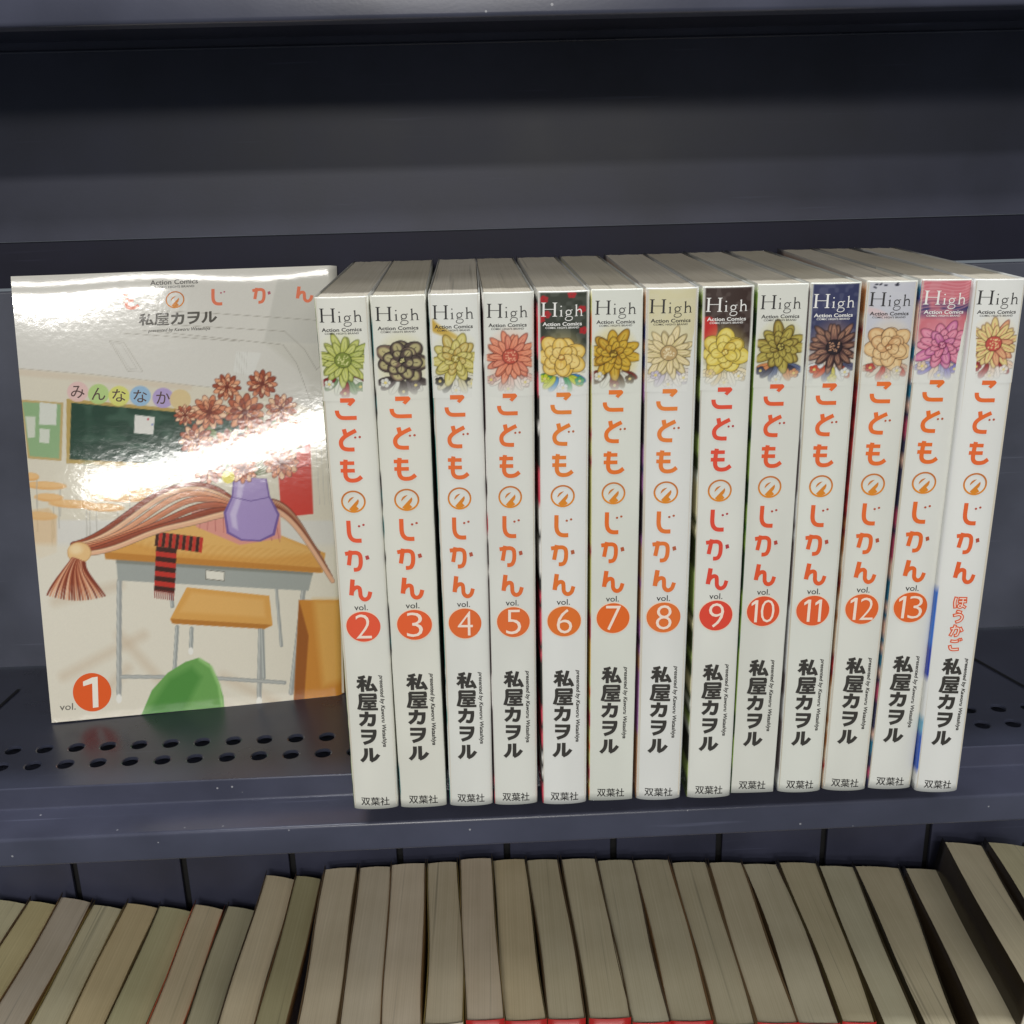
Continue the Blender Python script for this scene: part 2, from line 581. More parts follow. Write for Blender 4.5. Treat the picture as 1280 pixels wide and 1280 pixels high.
class Marks:
    """collects 2-D marks in layout pixels with a colour each"""

    def __init__(s):
        s.v, s.f, s.c, s.h = [], [], [], []
        s.n = 0

    def add(s, v, f, c):
        v = np.asarray(v, float)
        s.v.append(v)
        s.f += [tuple(i + s.n for i in q) for q in f]
        s.n += len(v)
        s.h.append(np.full(len(v), len(s.h) % 9 * 0.0000025))
        c = np.asarray(c, float)
        s.c.append(np.broadcast_to(c, (len(v), 3)) if c.ndim == 1 else c)

    def text(s, body, x0, y0, x1, y1, c, offset=0.0, shear=0.0, slope=0.0, vertical=False, sl_y=0.0):
        v, f = text_tris(body, offset, shear)
        if vertical:                                # reads downwards
            X = x0 + v[:, 1] * (x1 - x0)
            Y = y0 + v[:, 0] * (y1 - y0)
        else:
            X = x0 + v[:, 0] * (x1 - x0)
            Y = y1 - v[:, 1] * (y1 - y0)
            Y = Y + slope * (X - x0)
        s.add(np.c_[X, Y], f, c)

    def build(s, name, mapper, mat, parent, cuts=None, height=0.00006):
        """mapper takes (n,2) layout pixels to surface u,v; then to 3-D"""
        V = np.concatenate(s.v); C = np.concatenate(s.c)
        uv = mapper[0](V)
        bm = bmesh.new()
        lay = bm.verts.layers.float_color.new('Col')
        bv = []
        for p, c, hh in zip(uv, C, np.concatenate(s.h)):
            q = bm.verts.new((p[0], p[1], hh))
            l = lin(c)
            q[lay] = (l[0], l[1], l[2], 1)
            bv.append(q)
        for q in s.f:
            try:
                bm.faces.new([bv[i] for i in q])
            except ValueError:
                pass
        if cuts is not None:
            for u in cuts:
                geom = bm.verts[:] + bm.edges[:] + bm.faces[:]
                bmesh.ops.bisect_plane(bm, geom=geom, plane_co=(u, 0, 0), plane_no=(1, 0, 0), dist=1e-7)
        pts = np.array([(q.co.x, q.co.y) for q in bm.verts])
        P = mapper[1](pts, height + np.array([q.co.z for q in bm.verts]))
        for q, p in zip(bm.verts, P):
            q.co = p
        bm.normal_update()
        ref = mapper[2]
        flip = [fc for fc in bm.faces if fc.normal.dot(ref) < 0]
        if flip:
            bmesh.ops.reverse_faces(bm, faces=flip)
        me = bpy.data.meshes.new(name)
        bm.to_mesh(me); bm.free()
        me.materials.append(mat)
        o = bpy.data.objects.new(name, me)
        COL.objects.link(o)
        o.parent = parent
        return o


def title_marks(mk, places, scale, cols, slope=0.0):
    for (k, cx, cy), c in zip(places, cols):
        (gx, gy), strokes = GL[k]
        for v, f, shade in strokes:
            V = (v - np.array((gx, gy))) / 8.0 * scale
            V = V + np.array((cx, cy))
            V[:, 1] += slope * (V[:, 0] - cx)
            cc = np.array(c, float)
            if shade == 1:
                cc = cc * np.array((0.80, 0.80, 1.25))
            if shade == 2:
                t = np.clip((V[:, 1:2] - cy) / 14 + 0.5, 0, 1)
                cc = (1 - t) * np.array((200, 118, 52.)) + t * np.array((224, 138, 34.))
            mk.add(V, f, cc)


def high_marks(mk, c):
    """the old-style serif word at the head of a spine, in 1/14.2 pixels from (590, 360)"""
    def a(v, f):
        mk.add(np.asarray(v) / 14.22 + np.array((590, 360.)), f, c)

    def R(x0, y0, x1, y1):
        a(*polyg([(x0, y0), (x1, y0), (x1, y1), (x0, y1)]))
    # H
    for x in (298, 494):
        R(x - 17, 322, x + 17, 574)
        a(*polyg([(x - 42, 316), (x + 42, 316), (x + 40, 324), (x + 17, 334), (x - 17, 334), (x - 40, 324)]))
        a(*polyg([(x - 17, 562), (x + 17, 562), (x + 42, 572), (x + 42, 580), (x - 42, 580), (x - 42, 572)]))
    R(315, 436, 477, 448)
    # i
    R(596, 470, 618, 572)
    a(*polyg([(578, 470), (618, 452), (618, 476), (596, 480)]))
    R(580, 571, 636, 580)
    a(*disc(604, 390, 13, 13, 16))
    # g
    a(*ring(735, 506, 52, 52, 17, 30))
    a(*ribbon([(772, 462), (790, 462), (806, 458)], 14))
    a(*ribbon([(702, 548), (696, 568), (722, 578), (775, 582), (802, 602), (798, 634), (760, 656), (715, 656), (684, 640), (682, 614), (706, 592)], 13))
    # h
    R(862, 368, 884, 572)
    a(*polyg([(846, 372), (884, 356), (884, 380), (862, 382)]))
    R(846, 571, 900, 580)
    a(*ribbon([(884, 476), (910, 458), (940, 456), (958, 480), (962, 520), (962, 574)], 20))
    R(944, 571, 990, 580)


# ------------------------------------------------------------------ painter for printed pictures (numpy, one colour per vertex)
class Paint:
    def __init__(s, X, Y, base):
        s.X, s.Y = X, Y
        s.C = np.empty((len(X), 3)); s.C[:] = base

    def blend(s, a, c, idx=None):
        c = np.asarray(c, float)
        if idx is None:
            s.C = s.C * (1 - a[:, None]) + c * a[:, None]
        else:
            s.C[idx] = s.C[idx] * (1 - a[:, None]) + (c if c.ndim == 1 else c[idx]) * a[:, None]

    def _near(s, x0, y0, x1, y1):
        return np.where((s.X > x0) & (s.X < x1) & (s.Y > y0) & (s.Y < y1))[0]

    def poly(s, pts, c, a=1.0, soft=1.0):
        P = np.array(pts, float)
        i = s._near(P[:, 0].min() - soft, P[:, 1].min() - soft, P[:, 0].max() + soft, P[:, 1].max() + soft)
        if not len(i):
            return
        x, y = s.X[i], s.Y[i]
        ins = np.zeros(len(i), bool); dm = np.full(len(i), 1e9)
        for k in range(len(P)):
            (ax, ay), (bx, by) = P[k], P[(k + 1) % len(P)]
            cr = ((ay > y) != (by > y))
            with np.errstate(divide='ignore', invalid='ignore'):
                xi = (bx - ax) * (y - ay) / (by - ay if by != ay else 1e-9) + ax
            ins ^= cr & (x < xi)
            t = np.clip(((x - ax) * (bx - ax) + (y - ay) * (by - ay)) / ((bx - ax) ** 2 + (by - ay) ** 2 + 1e-9), 0, 1)
            dm = np.minimum(dm, np.hypot(x - ax - t * (bx - ax), y - ay - t * (by - ay)))
        sd = np.where(ins, dm, -dm)
        s.blend(np.clip(0.5 + sd / soft, 0, 1) * a, c, i)

    def line(s, pts, wd, c, a=1.0, soft=0.8, w1=None):
        P = np.array(pts, float)
        m = wd + soft + (w1 or 0)
        i = s._near(P[:, 0].min() - m, P[:, 1].min() - m, P[:, 0].max() + m, P[:, 1].max() + m)
        if not len(i):
            return
        x, y = s.X[i], s.Y[i]
        al = np.zeros(len(i))
        n = len(P) - 1
        for k in range(n):
            (ax, ay), (bx, by) = P[k], P[k + 1]
            t = np.clip(((x - ax) * (bx - ax) + (y - ay) * (by - ay)) / ((bx - ax) ** 2 + (by - ay) ** 2 + 1e-9), 0, 1)
            d = np.hypot(x - ax - t * (bx - ax), y - ay - t * (by - ay))
            ww = wd if w1 is None else wd + (w1 - wd) * (k + t) / n
            al = np.maximum(al, np.clip(0.5 + (ww / 2 - d) / soft, 0, 1))
        s.blend(al * a, c, i)

    def ell(s, cx, cy, rx, ry, c, a=1.0, soft=1.0, rot=0.0):
        m = max(rx, ry) + soft
        i = s._near(cx - m, cy - m, cx + m, cy + m)
        if not len(i):
            return
        x, y = s.X[i] - cx, s.Y[i] - cy
        ca, sa = math.cos(rot), math.sin(rot)
        x, y = x * ca + y * sa, -x * sa + y * ca
        d = (1 - np.hypot(x / rx, y / ry)) * min(rx, ry)
        s.blend(np.clip(0.5 + d / soft, 0, 1) * a, c, i)


def bez(p0, p1, p2, p3, n=16):
    t = np.linspace(0, 1, n)[:, None]
    p0, p1, p2, p3 = map(lambda p: np.array(p, float), (p0, p1, p2, p3))
    return (1 - t) ** 3 * p0 + 3 * t * (1 - t) ** 2 * p1 + 3 * t * t * (1 - t) * p2 + t ** 3 * p3


# ------------------------------------------------------------------ the thirteen volumes on the perforated shelf
H = 0.182
DEPTH = 0.126
PX = 2.15            # superellipse power of the spine's roundness


def spine_y(t, sag):
    t = np.clip(np.abs(t), 0, 1)
    return sag * (1 - (1 - t ** PX) ** (1 / PX)) - sag      # the hinge of the covers lies at 0


WHITE = np.array((229, 229, 225.))
# number, x, y, yaw, roll, width (mm, degrees), spine roundness mm, head tint, print of the picture, side print, ink of the imprint, title colours, label
DK = (38, 36, 36)
WT = (236, 234, 228)
VOL = [
    dict(n=2, p=(-51.87, 0.10, 0.81, 0.24, 16.4), sag=1.9, pal=[(186, 192, 98), (128, 142, 62), (214, 216, 150), (160, 172, 80)], low=[(140, 42, 46), (222, 226, 214), (120, 150, 110)],
         side=[(120, 130, 60), (196, 206, 150), (70, 90, 60)], t=((234, 98, 48), (232, 90, 58)), lab='white comic with orange badge 2 and olive green spine picture, beside the face-out book'),
    dict(n=3, p=(-34.85, -0.46, 1.39, 0.32, 16.8), sag=1.3, pal=[(84, 70, 66), (42, 34, 34), (214, 206, 150), (120, 100, 90)], low=[(60, 50, 50), (224, 224, 222), (90, 80, 84)],
         side=[(60, 120, 120), (220, 220, 205), (50, 40, 40)], t=((236, 108, 46), (232, 98, 48)), lab='white comic volume with orange badge 3 and dark brown picture streaked pale yellow'),
    dict(n=4, p=(-17.24, -0.13, 0.71, 0.37, 15.8), sag=1.8, pal=[(202, 188, 100), (162, 142, 62), (226, 216, 152), (190, 160, 80)], low=[(226, 222, 210), (60, 56, 50), (210, 200, 160)],
         side=[(40, 110, 110), (214, 220, 212), (60, 140, 130)], t=((230, 112, 50), (226, 108, 50)), sw=(200, 160, 60), lab='white comic volume with orange badge 4 and ochre yellow picture crossed by black strokes'),
    dict(n=5, p=(-1.10, -0.61, 1.40, 0.57, 15.8), sag=1.7, pal=[(226, 132, 102), (192, 84, 68), (240, 172, 142), (214, 120, 100)], low=[(232, 192, 182), (214, 170, 160), (240, 220, 212)],
         side=[(200, 70, 80), (226, 220, 214), (60, 30, 36)], t=((228, 112, 48), (226, 110, 50)), lab='white comic volume with orange badge 5 and coral pink picture'),
    dict(n=6, p=(16.13, -1.2, 1.16, 0.42, 16.2), sag=1.8, pal=[(226, 188, 92), (200, 142, 62), (240, 216, 142), (232, 200, 120)], low=[(52, 122, 186), (190, 202, 44), (60, 150, 90), (225, 230, 235)],
         side=[(200, 40, 50), (232, 228, 220), (40, 36, 34), (214, 70, 90)], head=(52, 56, 46), red=(178, 44, 48), ink=WT, t=((228, 128, 48), (226, 116, 44)), lab='comic with orange badge 6, dark green spine head dotted red, blue and yellow picture'),
    dict(n=7, p=(32.99, -0.86, 0.69, 0.42, 16.0), sag=0.7, pal=[(202, 156, 42), (122, 92, 24), (226, 192, 82), (180, 130, 30)], low=[(112, 42, 32), (228, 224, 214), (80, 60, 40)],
         side=[(216, 180, 90), (220, 110, 60), (206, 200, 120), (190, 90, 90)], t=((230, 118, 36), (228, 106, 36)), lab='white comic volume with orange badge 7 and mustard gold picture'),
    dict(n=8, p=(49.94, -0.08, -0.30, 0.39, 16.5), sag=2.2, pal=[(226, 206, 152), (192, 162, 112), (240, 226, 188), (214, 196, 140)], low=[(226, 216, 206), (200, 190, 206), (240, 232, 220)],
         side=[(60, 60, 110), (200, 150, 110), (170, 110, 170), (60, 50, 60)], head=(216, 206, 160), t=((230, 128, 52), (228, 116, 50)), lab='comic volume with orange badge 8, cream spine head and pale straw picture'),
    dict(n=9, p=(68.38, -0.46, 0.03, 0.13, 16.1), sag=1.6, pal=[(226, 202, 92), (202, 162, 62), (240, 226, 142), (216, 186, 80)], low=[(236, 222, 190), (226, 200, 150), (240, 232, 214)],
         side=[(206, 208, 190), (40, 40, 30), (150, 170, 90), (60, 70, 30), (214, 206, 160)], head=(58, 42, 37), redb=(196, 48, 44), ink=WT, t=((226, 78, 50), (224, 72, 52)), lab='comic volume with red badge 9 and a dark brown spine head over bright yellow picture'),
    dict(n=10, p=(84.62, 0.42, 0.20, 0.53, 15.9), sag=0.35, pal=[(166, 146, 66), (92, 76, 36), (206, 192, 102), (140, 116, 52)], low=[(96, 106, 142), (60, 60, 82), (214, 140, 90), (220, 222, 224)],
         side=[(60, 110, 50), (120, 150, 60), (30, 60, 30)], t=((228, 92, 44), (226, 84, 44)), lab='white comic with orange badge 10, khaki and slate picture, spine square at the foot'),
    dict(n=11, p=(101.76, 1.2, -0.40, 0.32, 16.1), sag=1.9, pal=[(82, 56, 56), (44, 34, 40), (202, 152, 122), (120, 84, 78)], low=[(92, 92, 122), (202, 72, 42), (226, 226, 230), (206, 190, 70)],
         side=[(214, 214, 206), (190, 190, 190), (120, 110, 110)], head=(52, 55, 94), ink=WT, t=((230, 106, 46), (228, 96, 46)), lab='comic volume with orange badge 11 and a navy blue spine head over brown picture'),
    dict(n=12, p=(118.3, 1.6, -2.4, 0.70, 16.0), sag=2.1, pal=[(226, 186, 136), (192, 132, 86), (240, 212, 166), (214, 166, 118)], low=[(216, 182, 162), (190, 72, 62), (220, 206, 190)],
         side=[(190, 60, 60), (140, 40, 50), (180, 120, 70), (216, 190, 160)], head=(204, 204, 218), t=((232, 112, 40), (230, 104, 44)), lab='comic volume with orange badge 12, pale lavender spine head and peach picture'),
    dict(n=13, p=(134.47, 1.14, -0.9, 0.95, 16.4), sag=1.9, pal=[(216, 122, 152), (162, 72, 112), (236, 166, 186), (200, 110, 160)], low=[(166, 162, 206), (226, 200, 180), (120, 110, 190)],
         side=[(60, 70, 130), (190, 80, 110), (60, 60, 90), (230, 190, 170), (50, 120, 150)], head=(206, 112, 124), navy=(66, 64, 112), ink=WT, t=((232, 112, 36), (230, 104, 40)), lab='comic volume with orange badge 13 and a rose pink spine head over magenta picture'),
    dict(n=0, p=(151.0, -1.6, -2.0, 0.67, 15.8), sag=2.0, pal=[(222, 204, 134), (196, 84, 74), (236, 206, 150), (214, 140, 110)], low=[(236, 208, 184), (150, 50, 48), (240, 226, 214)],
         side=[(224, 224, 220)], blue=True, t=((232, 108, 46), (230, 98, 46)), lab='rightmost comic volume without a numbered badge, its left cover printed bright blue'),
]


def idx_seed(seed):
    return seed * 0.7


def pic_color(vol, X, Y, seed):
    """an abstract petal print in the volume's colours: X 0..1 across, Y layout pixels"""
    px = X * 60
    P = Paint(px, Y, WHITE)
    rng = random.Random(seed)
    if 'head' in vol:
        P.blend(np.clip((470 - Y) / 34, 0, 1) * (0.96 if vol['n'] != 8 else 0.8), vol['head'])
        P.blend(np.clip((vnoise(px / 6, Y / 6, seed) - 0.55) * 2, 0, 0.30), np.array(vol['head']) * 0.6 + 90)
    if 'navy' in vol:
        P.blend(np.clip(1 - np.abs(Y - 406) / 15, 0, 1) * np.clip(vnoise(px / 7, Y / 7, 5) * 1.8 - 0.1, 0, 1), vol['navy'])
        for k in range(9):
            P.line(bez((0, 372 + k * 5), (20, 362 + k * 5), (40, 384 + k * 4), (60, 368 + k * 4)), 1.4, (226, 160, 170), 0.6)
    if 'red' in vol:
        for cx, cy in ((7, 378), (40, 372), (52, 392), (3, 404), (54, 420), (10, 398), (6, 432)):
            for k in range(5):
                a = k * 1.257 + cx
                P.ell(cx + 3.0 * math.cos(a), cy + 3.0 * math.sin(a), 2.6, 2.2, vol['red'], 0.95)
    if 'redb' in vol:
        P.ell(6, 424, 12, 17, vol['redb'], 1, 2)
    if 'sw' in vol:
        P.line(bez((0, 407), (12, 420), (30, 418), (46, 440)), 14, vol['sw'], 0.9, 4, 3)
    if vol['n'] == 12:
        for k in range(7):
            P.ell(8 + rng.random() * 30, 369 + rng.random() * 7, 2.2, 1.2, (50, 50, 66), 0.9, 0.8, rng.random() * 3)
        P.ell(14, 410, 16, 5, (226, 196, 200), 0.7, 3, 0.4)
    pal, low = vol['pal'], vol['low']
    # a printed flower head with inked petals in the volume's colours, leaves and small blossoms below it
    inkc = np.array(pal[1]) * 0.45
    cx, cy = 29 + rng.uniform(-3, 3), 452 + rng.uniform(-2, 3)
    P.ell(cx, cy + 4, 27, 36, pal[2], 0.45, 14)

    def petal(px_, py_, ln, wd_, a, c):
        ex, ey = px_ + math.cos(a) * ln * 0.55, py_ + math.sin(a) * ln * 0.55
        P.ell(ex, ey, ln * 0.56, wd_ + 0.7, inkc, 0.9, 0.9, a)
        P.ell(ex, ey, ln * 0.56 - 0.7, wd_, c, 1.0, 1.0, a)
        P.ell(ex + math.cos(a) * ln * 0.2, ey + math.sin(a) * ln * 0.2, ln * 0.26, wd_ * 0.55, pal[2], 0.75, 2.2, a)
        P.line([(px_ + math.cos(a) * ln * 0.25, py_ + math.sin(a) * ln * 0.25), (px_ + math.cos(a) * ln * 0.85, py_ + math.sin(a) * ln * 0.85)], 0.7, pal[1], 0.75, 0.8)
    for k in range(7):                                # leaves and blossoms underneath
        a = 0.35 + k * 0.41 + rng.uniform(-0.1, 0.1)
        lx, ly = cx + math.cos(a) * 14, cy + 22 + math.sin(a) * 4
        c = np.array(low[k % len(low)], float)
        P.ell(lx + math.cos(a) * 8, ly + 10 * math.sin(a), 11, 5.2, c * 0.5, 0.85, 1.0, a)
        P.ell(lx + math.cos(a) * 8, ly + 10 * math.sin(a), 10.2, 4.5, c, 1, 1.0, a)
        P.line([(lx, ly), (lx + math.cos(a) * 17, ly + math.sin(a) * 19)], 0.7, c * 0.6, 0.8)
    r0 = rng.random() * 6
    kind = seed % 3                                   # dahlia, daisy or peony
    npet = (10, 14, 7)[kind]
    rings = (((30, 6.6), (22, 5.6), (14, 4.4)), ((30, 4.6), (25, 4.0)), ((27, 11.0), (21, 9.0), (14, 6.5)))[kind]
    core = (4.4, 9.5, 3.4)[kind]
    for ringk, (rl, rw) in enumerate(rings):
        for k in range(npet - ringk):
            a = r0 + ringk * 0.31 + k * 2 * math.pi / (npet - ringk) + rng.uniform(-0.08, 0.08)
            petal(cx, cy, rl * (1 + 0.12 * math.sin(k * 2.3 + idx_seed(seed))), rw, a, pal[(k + ringk) % 2 * 3 if rng.random() < 0.5 else 0])
    P.ell(cx, cy, core + 0.8, core + 0.8, inkc, 0.9, 1.0)
    P.ell(cx, cy, core, core, pal[1], 1, 1.0)
    for k in range(int(core * 3)):
        P.ell(cx + rng.uniform(-0.65, 0.65) * core, cy + rng.uniform(-0.65, 0.65) * core, 0.9, 0.9, pal[2], 0.95, 0.7)
    for k in range(3):
        bx, by = (10, 47, 30)[k] + rng.uniform(-3, 3), (482, 486, 494)[k]
        c = np.array(low[(k + 1) % len(low)], float)
        for q in range(5):
            a = q * 1.257 + k
            P.ell(bx + 3.4 * math.cos(a), by + 3.4 * math.sin(a), 3.1, 3.1, c * 0.55, 0.8, 0.8)
            P.ell(bx + 3.4 * math.cos(a), by + 3.4 * math.sin(a), 2.5, 2.5, c, 1, 0.8)
        P.ell(bx, by, 1.8, 1.8, (230, 206, 110), 1, 0.8)
    # fades into the white paper below and at the rims
    P.blend(np.clip((Y - 478) / 24, 0, 1), WHITE)
    rim = np.maximum(np.clip((0.06 - X) / 0.03, 0, 1), np.clip((X - 0.95) / 0.03, 0, 1)) * (0.25 if vol['n'] == 13 else 0.9)
    P.blend(rim, WHITE)
    P.blend(np.clip((370 - Y) / 2.0, 0, 1), WHITE)
    return P.C


TINT = [(0.99, 0.985, 0.95), (0.985, 0.98, 0.94), (0.99, 0.99, 0.97), (0.98, 0.98, 0.955), (1, 1, 0.99), (0.97, 0.975, 0.94), (0.99, 0.99, 0.98), (0.985, 0.985, 0.96),
        (0.965, 0.965, 0.935), (0.98, 0.985, 0.955), (0.98, 0.98, 0.95), (0.995, 0.995, 0.975), (1.01, 1.01, 1.0)]


def make_volume(vol, idx):
    n = vol['n']
    x, y, yaw, roll, wd = vol['p']
    wd = (wd + 0.25) / 1000.0
    tint = np.array(TINT[idx])
    sag = vol['sag'] / 1000.0
    Rm = Matrix.Rotation(rad(yaw), 4, 'Z') @ Matrix.Rotation(rad(roll), 4, 'Y')
    off = Rm @ Vector((wd / 2, 0, 0))
    base = Vector((x / 1000, y / 1000, 0.0003 + max(0, wd * math.sin(rad(roll)))))
    root = thing('comic_book', vol['lab'], 'book', group='comic volumes standing in a row on the shelf', matrix=Matrix.Translation(base + off) @ Rm)
    rng = random.Random(100 + idx)

    def kz(v):                                     # spines splay a little towards the head
        return 1.0 - 0.032 * (1 - v / H)

    def surf(u, v, h):
        """u across from the middle, v up: the printed face of the spine, pushed out by h"""
        t = u / (wd / 2)
        return np.c_[u * kz(v), spine_y(t, sag) - h, v]

    # ---- jacket: left cover, rounded spine, right cover
    nz = 60
    th = np.sin(np.linspace(-math.pi / 2, math.pi / 2, 31))
    prof_x = [-wd / 2] * 10 + list(th * wd / 2) + [wd / 2] * 4
    prof_y = list(np.linspace(DEPTH, 0.0008, 10)) + list(spine_y(th, sag)) + list(np.linspace(0.001, DEPTH, 4))
    prof_x, prof_y = np.array(prof_x), np.array(prof_y)
    npf = len(prof_x)
    zs = np.linspace(0, H, nz)
    V, C = [], []
    side = np.array(vol['side'], float)
    ph = rng.random() * 10
    for z in zs:
        bow = 0.0004 * math.sin(z / H * 3.1) * math.sin(ph)
        V += [(px * kz(z) + bow, py, z) for px, py in zip(prof_x, prof_y)]
        c = np.tile(WHITE * tint, (npf, 1))
        c *= 1 - 0.03 * vnoise(prof_x * 160 + ph, np.full(npf, z * 60), idx)[:, None]
        # rubbed hinges: a faint grey line where the spine turns, broken along its height
        rub = np.clip((np.abs(prof_x) / (wd / 2) - 0.955) / 0.03, 0, 1) * np.clip(vnoise(np.full(npf, ph), np.full(npf, z * 240), 40 + idx) * 2 - 0.9, 0, 1)
        c *= 1 - 0.16 * rub[:, None]
        # the picture of the front cover runs over the left side to the edge of the spine
        left = (prof_x < -wd * 0.46)
        if vol.get('blue'):
            f = z / H
            cc = np.array((226, 226, 222.))
            if 0.04 < f < 0.13: cc = np.array((52, 92, 186.))
            elif 0.13 <= f < 0.165: cc = np.array((110, 170, 196.))
            elif 0.245 < f < 0.31: cc = np.array((44, 66, 170.))
            elif 0.31 <= f < 0.43: cc = np.array((52, 112, 204.))
            c[left & (prof_x < -wd * 0.494)] = cc
            c[left] = cc
        else:
            q = vnoise(np.array([z * 95 + ph]), np.array([idx * 3.3]), idx)[0]
            q2 = vnoise(np.array([z * 420 + ph]), np.array([idx * 1.3]), idx)[0]
            k = int((q * 0.7 + q2 * 0.3) * len(side) * 1.3) % len(side)
            m = left & ((prof_x < -wd * 0.485) | (n in (6, 13)))
            c[m] = side[k]
            if z > H - 0.0022:
                c[m] = (196, 192, 180)
        C.append(c)
    col = lin(np.concatenate(C))
    j = part('jacket', V, grid_faces(npf, nz, False), M_JACKET, root, col, True)
    sol = j.modifiers.new('thick', 'SOLIDIFY'); sol.thickness = 0.00035; sol.offset = -1
    # ---- page block, bowed slightly at head
    nx, ny = 9, 10
    g = 0.0006
    vs, fs = [], []
    for zz in (0.0012, H - 0.0005):
        for jy in range(ny):
            yy = g + (DEPTH - 0.0015 - g) * jy / (ny - 1) - (sag * 0.8 * (1 - (2 * abs(jy * 0)) ) if jy == 0 else 0)
            for i in range(nx):
                xx = (-wd / 2 + g) * kz(zz) + (wd - 2 * g) * kz(zz) * i / (nx - 1)
                vs.append((xx, yy, zz + (0.00008 * math.sin(i * 1.7 + idx) if zz > 0.1 else 0)))
    N = nx * ny
    fs += grid_faces(nx, ny, True)
    fs += [tuple(q + N for q in f) for f in grid_faces(nx, ny)]
    rim = [i for i in range(nx)] + [k * nx + nx - 1 for k in range(1, ny)] + [(ny - 1) * nx + i for i in range(nx - 2, -1, -1)] + [k * nx for k in range(ny - 2, 0, -1)]
    for a, b in zip(rim, rim[1:] + rim[:1]):
        fs.append((a, b, b + N, a + N))
    tone = [(208, 201, 186), (202, 195, 178), (211, 204, 190), (201, 193, 177)][idx % 4]
    part('page_block', vs, fs, mat_pages('page_edges', tone, idx * 1.7), root)
    # ---- printed picture at the head of the spine
    nu, nv = 64, 110
    us = np.linspace(-0.478, 0.478, nu) * wd
    py = np.linspace(368.5, 504, nv)
    lay = hom(HS, np.c_[np.full(nv, 634.), py])[:, 1]
    UU, VV = np.meshgrid(us, lay)
    _, YY = np.meshgrid(us, py)
    colr = pic_color(vol, (UU.ravel() / wd / 0.956 + 0.5), YY.ravel(), 7 + idx * 13)
    part('spine_picture', surf(UU.ravel(), VV.ravel(), 0.00003), grid_faces(nu, nv, True), M_PRINT, root, lin(np.clip(colr * tint * 0.985, 0, 255)), True)
    # ---- lettering, all laid out on one spine and carried over in millimetres
    ws = wd / 0.01595
    mp = (lambda P_: hom(HS, P_) * np.array((ws, 1.0)), lambda uv, h: surf(uv[:, 0], uv[:, 1], h), Vector((0, -1, 0)))
    cuts = [wd / 2 * t for t in np.linspace(-0.9, 0.9, 13)]
    ink = vol.get('ink', DK)
    m = Marks()
    high_marks(m, ink)
    m.text('Action Comics', 610, 408.2, 658.5, 413.2, ink, 0.02)
    m.text("COMIC HIGH'S BRAND", 613.5, 414.3, 655, 416.9, ink, 0.012)
    m.build('imprint_lettering', mp, M_INK, root, cuts)
    m = Marks()
    ca, cb = np.array(vol['t'][0], float), np.array(vol['t'][1], float)
    title_marks(m, TITLE, 1.0, [ca * (1 - k / 6) + cb * k / 6 for k in range(7)])
    m.build('title_lettering', mp, M_INK, root, cuts, 0.00007)
    if n:
        m = Marks()
        m.text('vol.', 632, 759.5, 648, 766.5, DK, 0.004)
        m.build('volume_word', mp, M_INK, root, cuts)
        m = Marks()
        m.add(*disc(641.5, 786.5, 21.2, 19.2), (240, 214, 190))
        b0 = m.build('badge_rim', mp, M_INK, root, cuts, 0.00005)
        m = Marks()
        m.add(*disc(641.5, 786.5, 20.2, 18.2), cb)
        b1 = m.build('volume_badge', mp, M_INK, root, cuts, 0.00009)
        b0.parent = b1
        m = Marks()
        if n < 10:
            m.text(str(n), 632.5, 771.5, 651, 801.0, (246, 226, 208), -0.012)
        else:
            s = str(n)
            cn = (246, 226, 208)
            if s[1] == '1':
                one_marks(m, 630.0, 773, 638.0, 800, 3.4, cn)
                one_marks(m, 643.5, 773, 651.5, 800, 3.4, cn)
            else:
                one_marks(m, 626.5, 773, 634.5, 800, 3.4, cn)
                m.text(s[1], 638.5, 772.5, 655.5, 800, cn, -0.014)
        o = m.build('volume_number', mp, M_INK, root, cuts, 0.00014)
        o.parent = b1
    else:
        m = Marks()
        for k, ch in enumerate('ほうかご'):
            yy = 771 + k * 17.0
            char_marks(m, ch, 632, yy, 648, yy + 14.5, (226, 96, 54), 13)
        o = m.build('subtitle_lettering', mp, M_INK, root, cuts, 0.00006)
        m = Marks()
        for k, ch in enumerate('ほうかご'):
            yy = 771 + k * 17.0
            char_marks(m, ch, 632, yy, 648, yy + 14.5, (242, 220, 206), -5)
        o2 = m.build('subtitle_filling', mp, M_INK, root, cuts, 0.00012)
        o2.parent = o
    m = Marks()
    inkA = (58, 55, 50)
    for k, ch in enumerate('私屋カヲル'):
        y0 = 845.5 + k * 21.4
        x0 = 630.0 + k * 0.15
        wdt = 23.4 if k < 2 else 21
        char_marks(m, ch, x0, y0, x0 + wdt, y0 + (20.0 if k < 2 else 17.6), inkA, 3.5 if k < 2 else 4.5)
    m.text('presented by Kaworu Watashiya', 655.6, 845.5, 661.8, 931, (44, 42, 40), 0.026, 0.25, vertical=True)
    m.build('author_lettering', mp, M_INK, root, cuts)
    m = Marks()
    m.text('双葉社', 628, 989.3, 661, 999, DK, 0.010)
    m.build('publisher_lettering', mp, M_INK, root, cuts)
    return root


for i_, v_ in enumerate(VOL):
    make_volume(v_, i_)


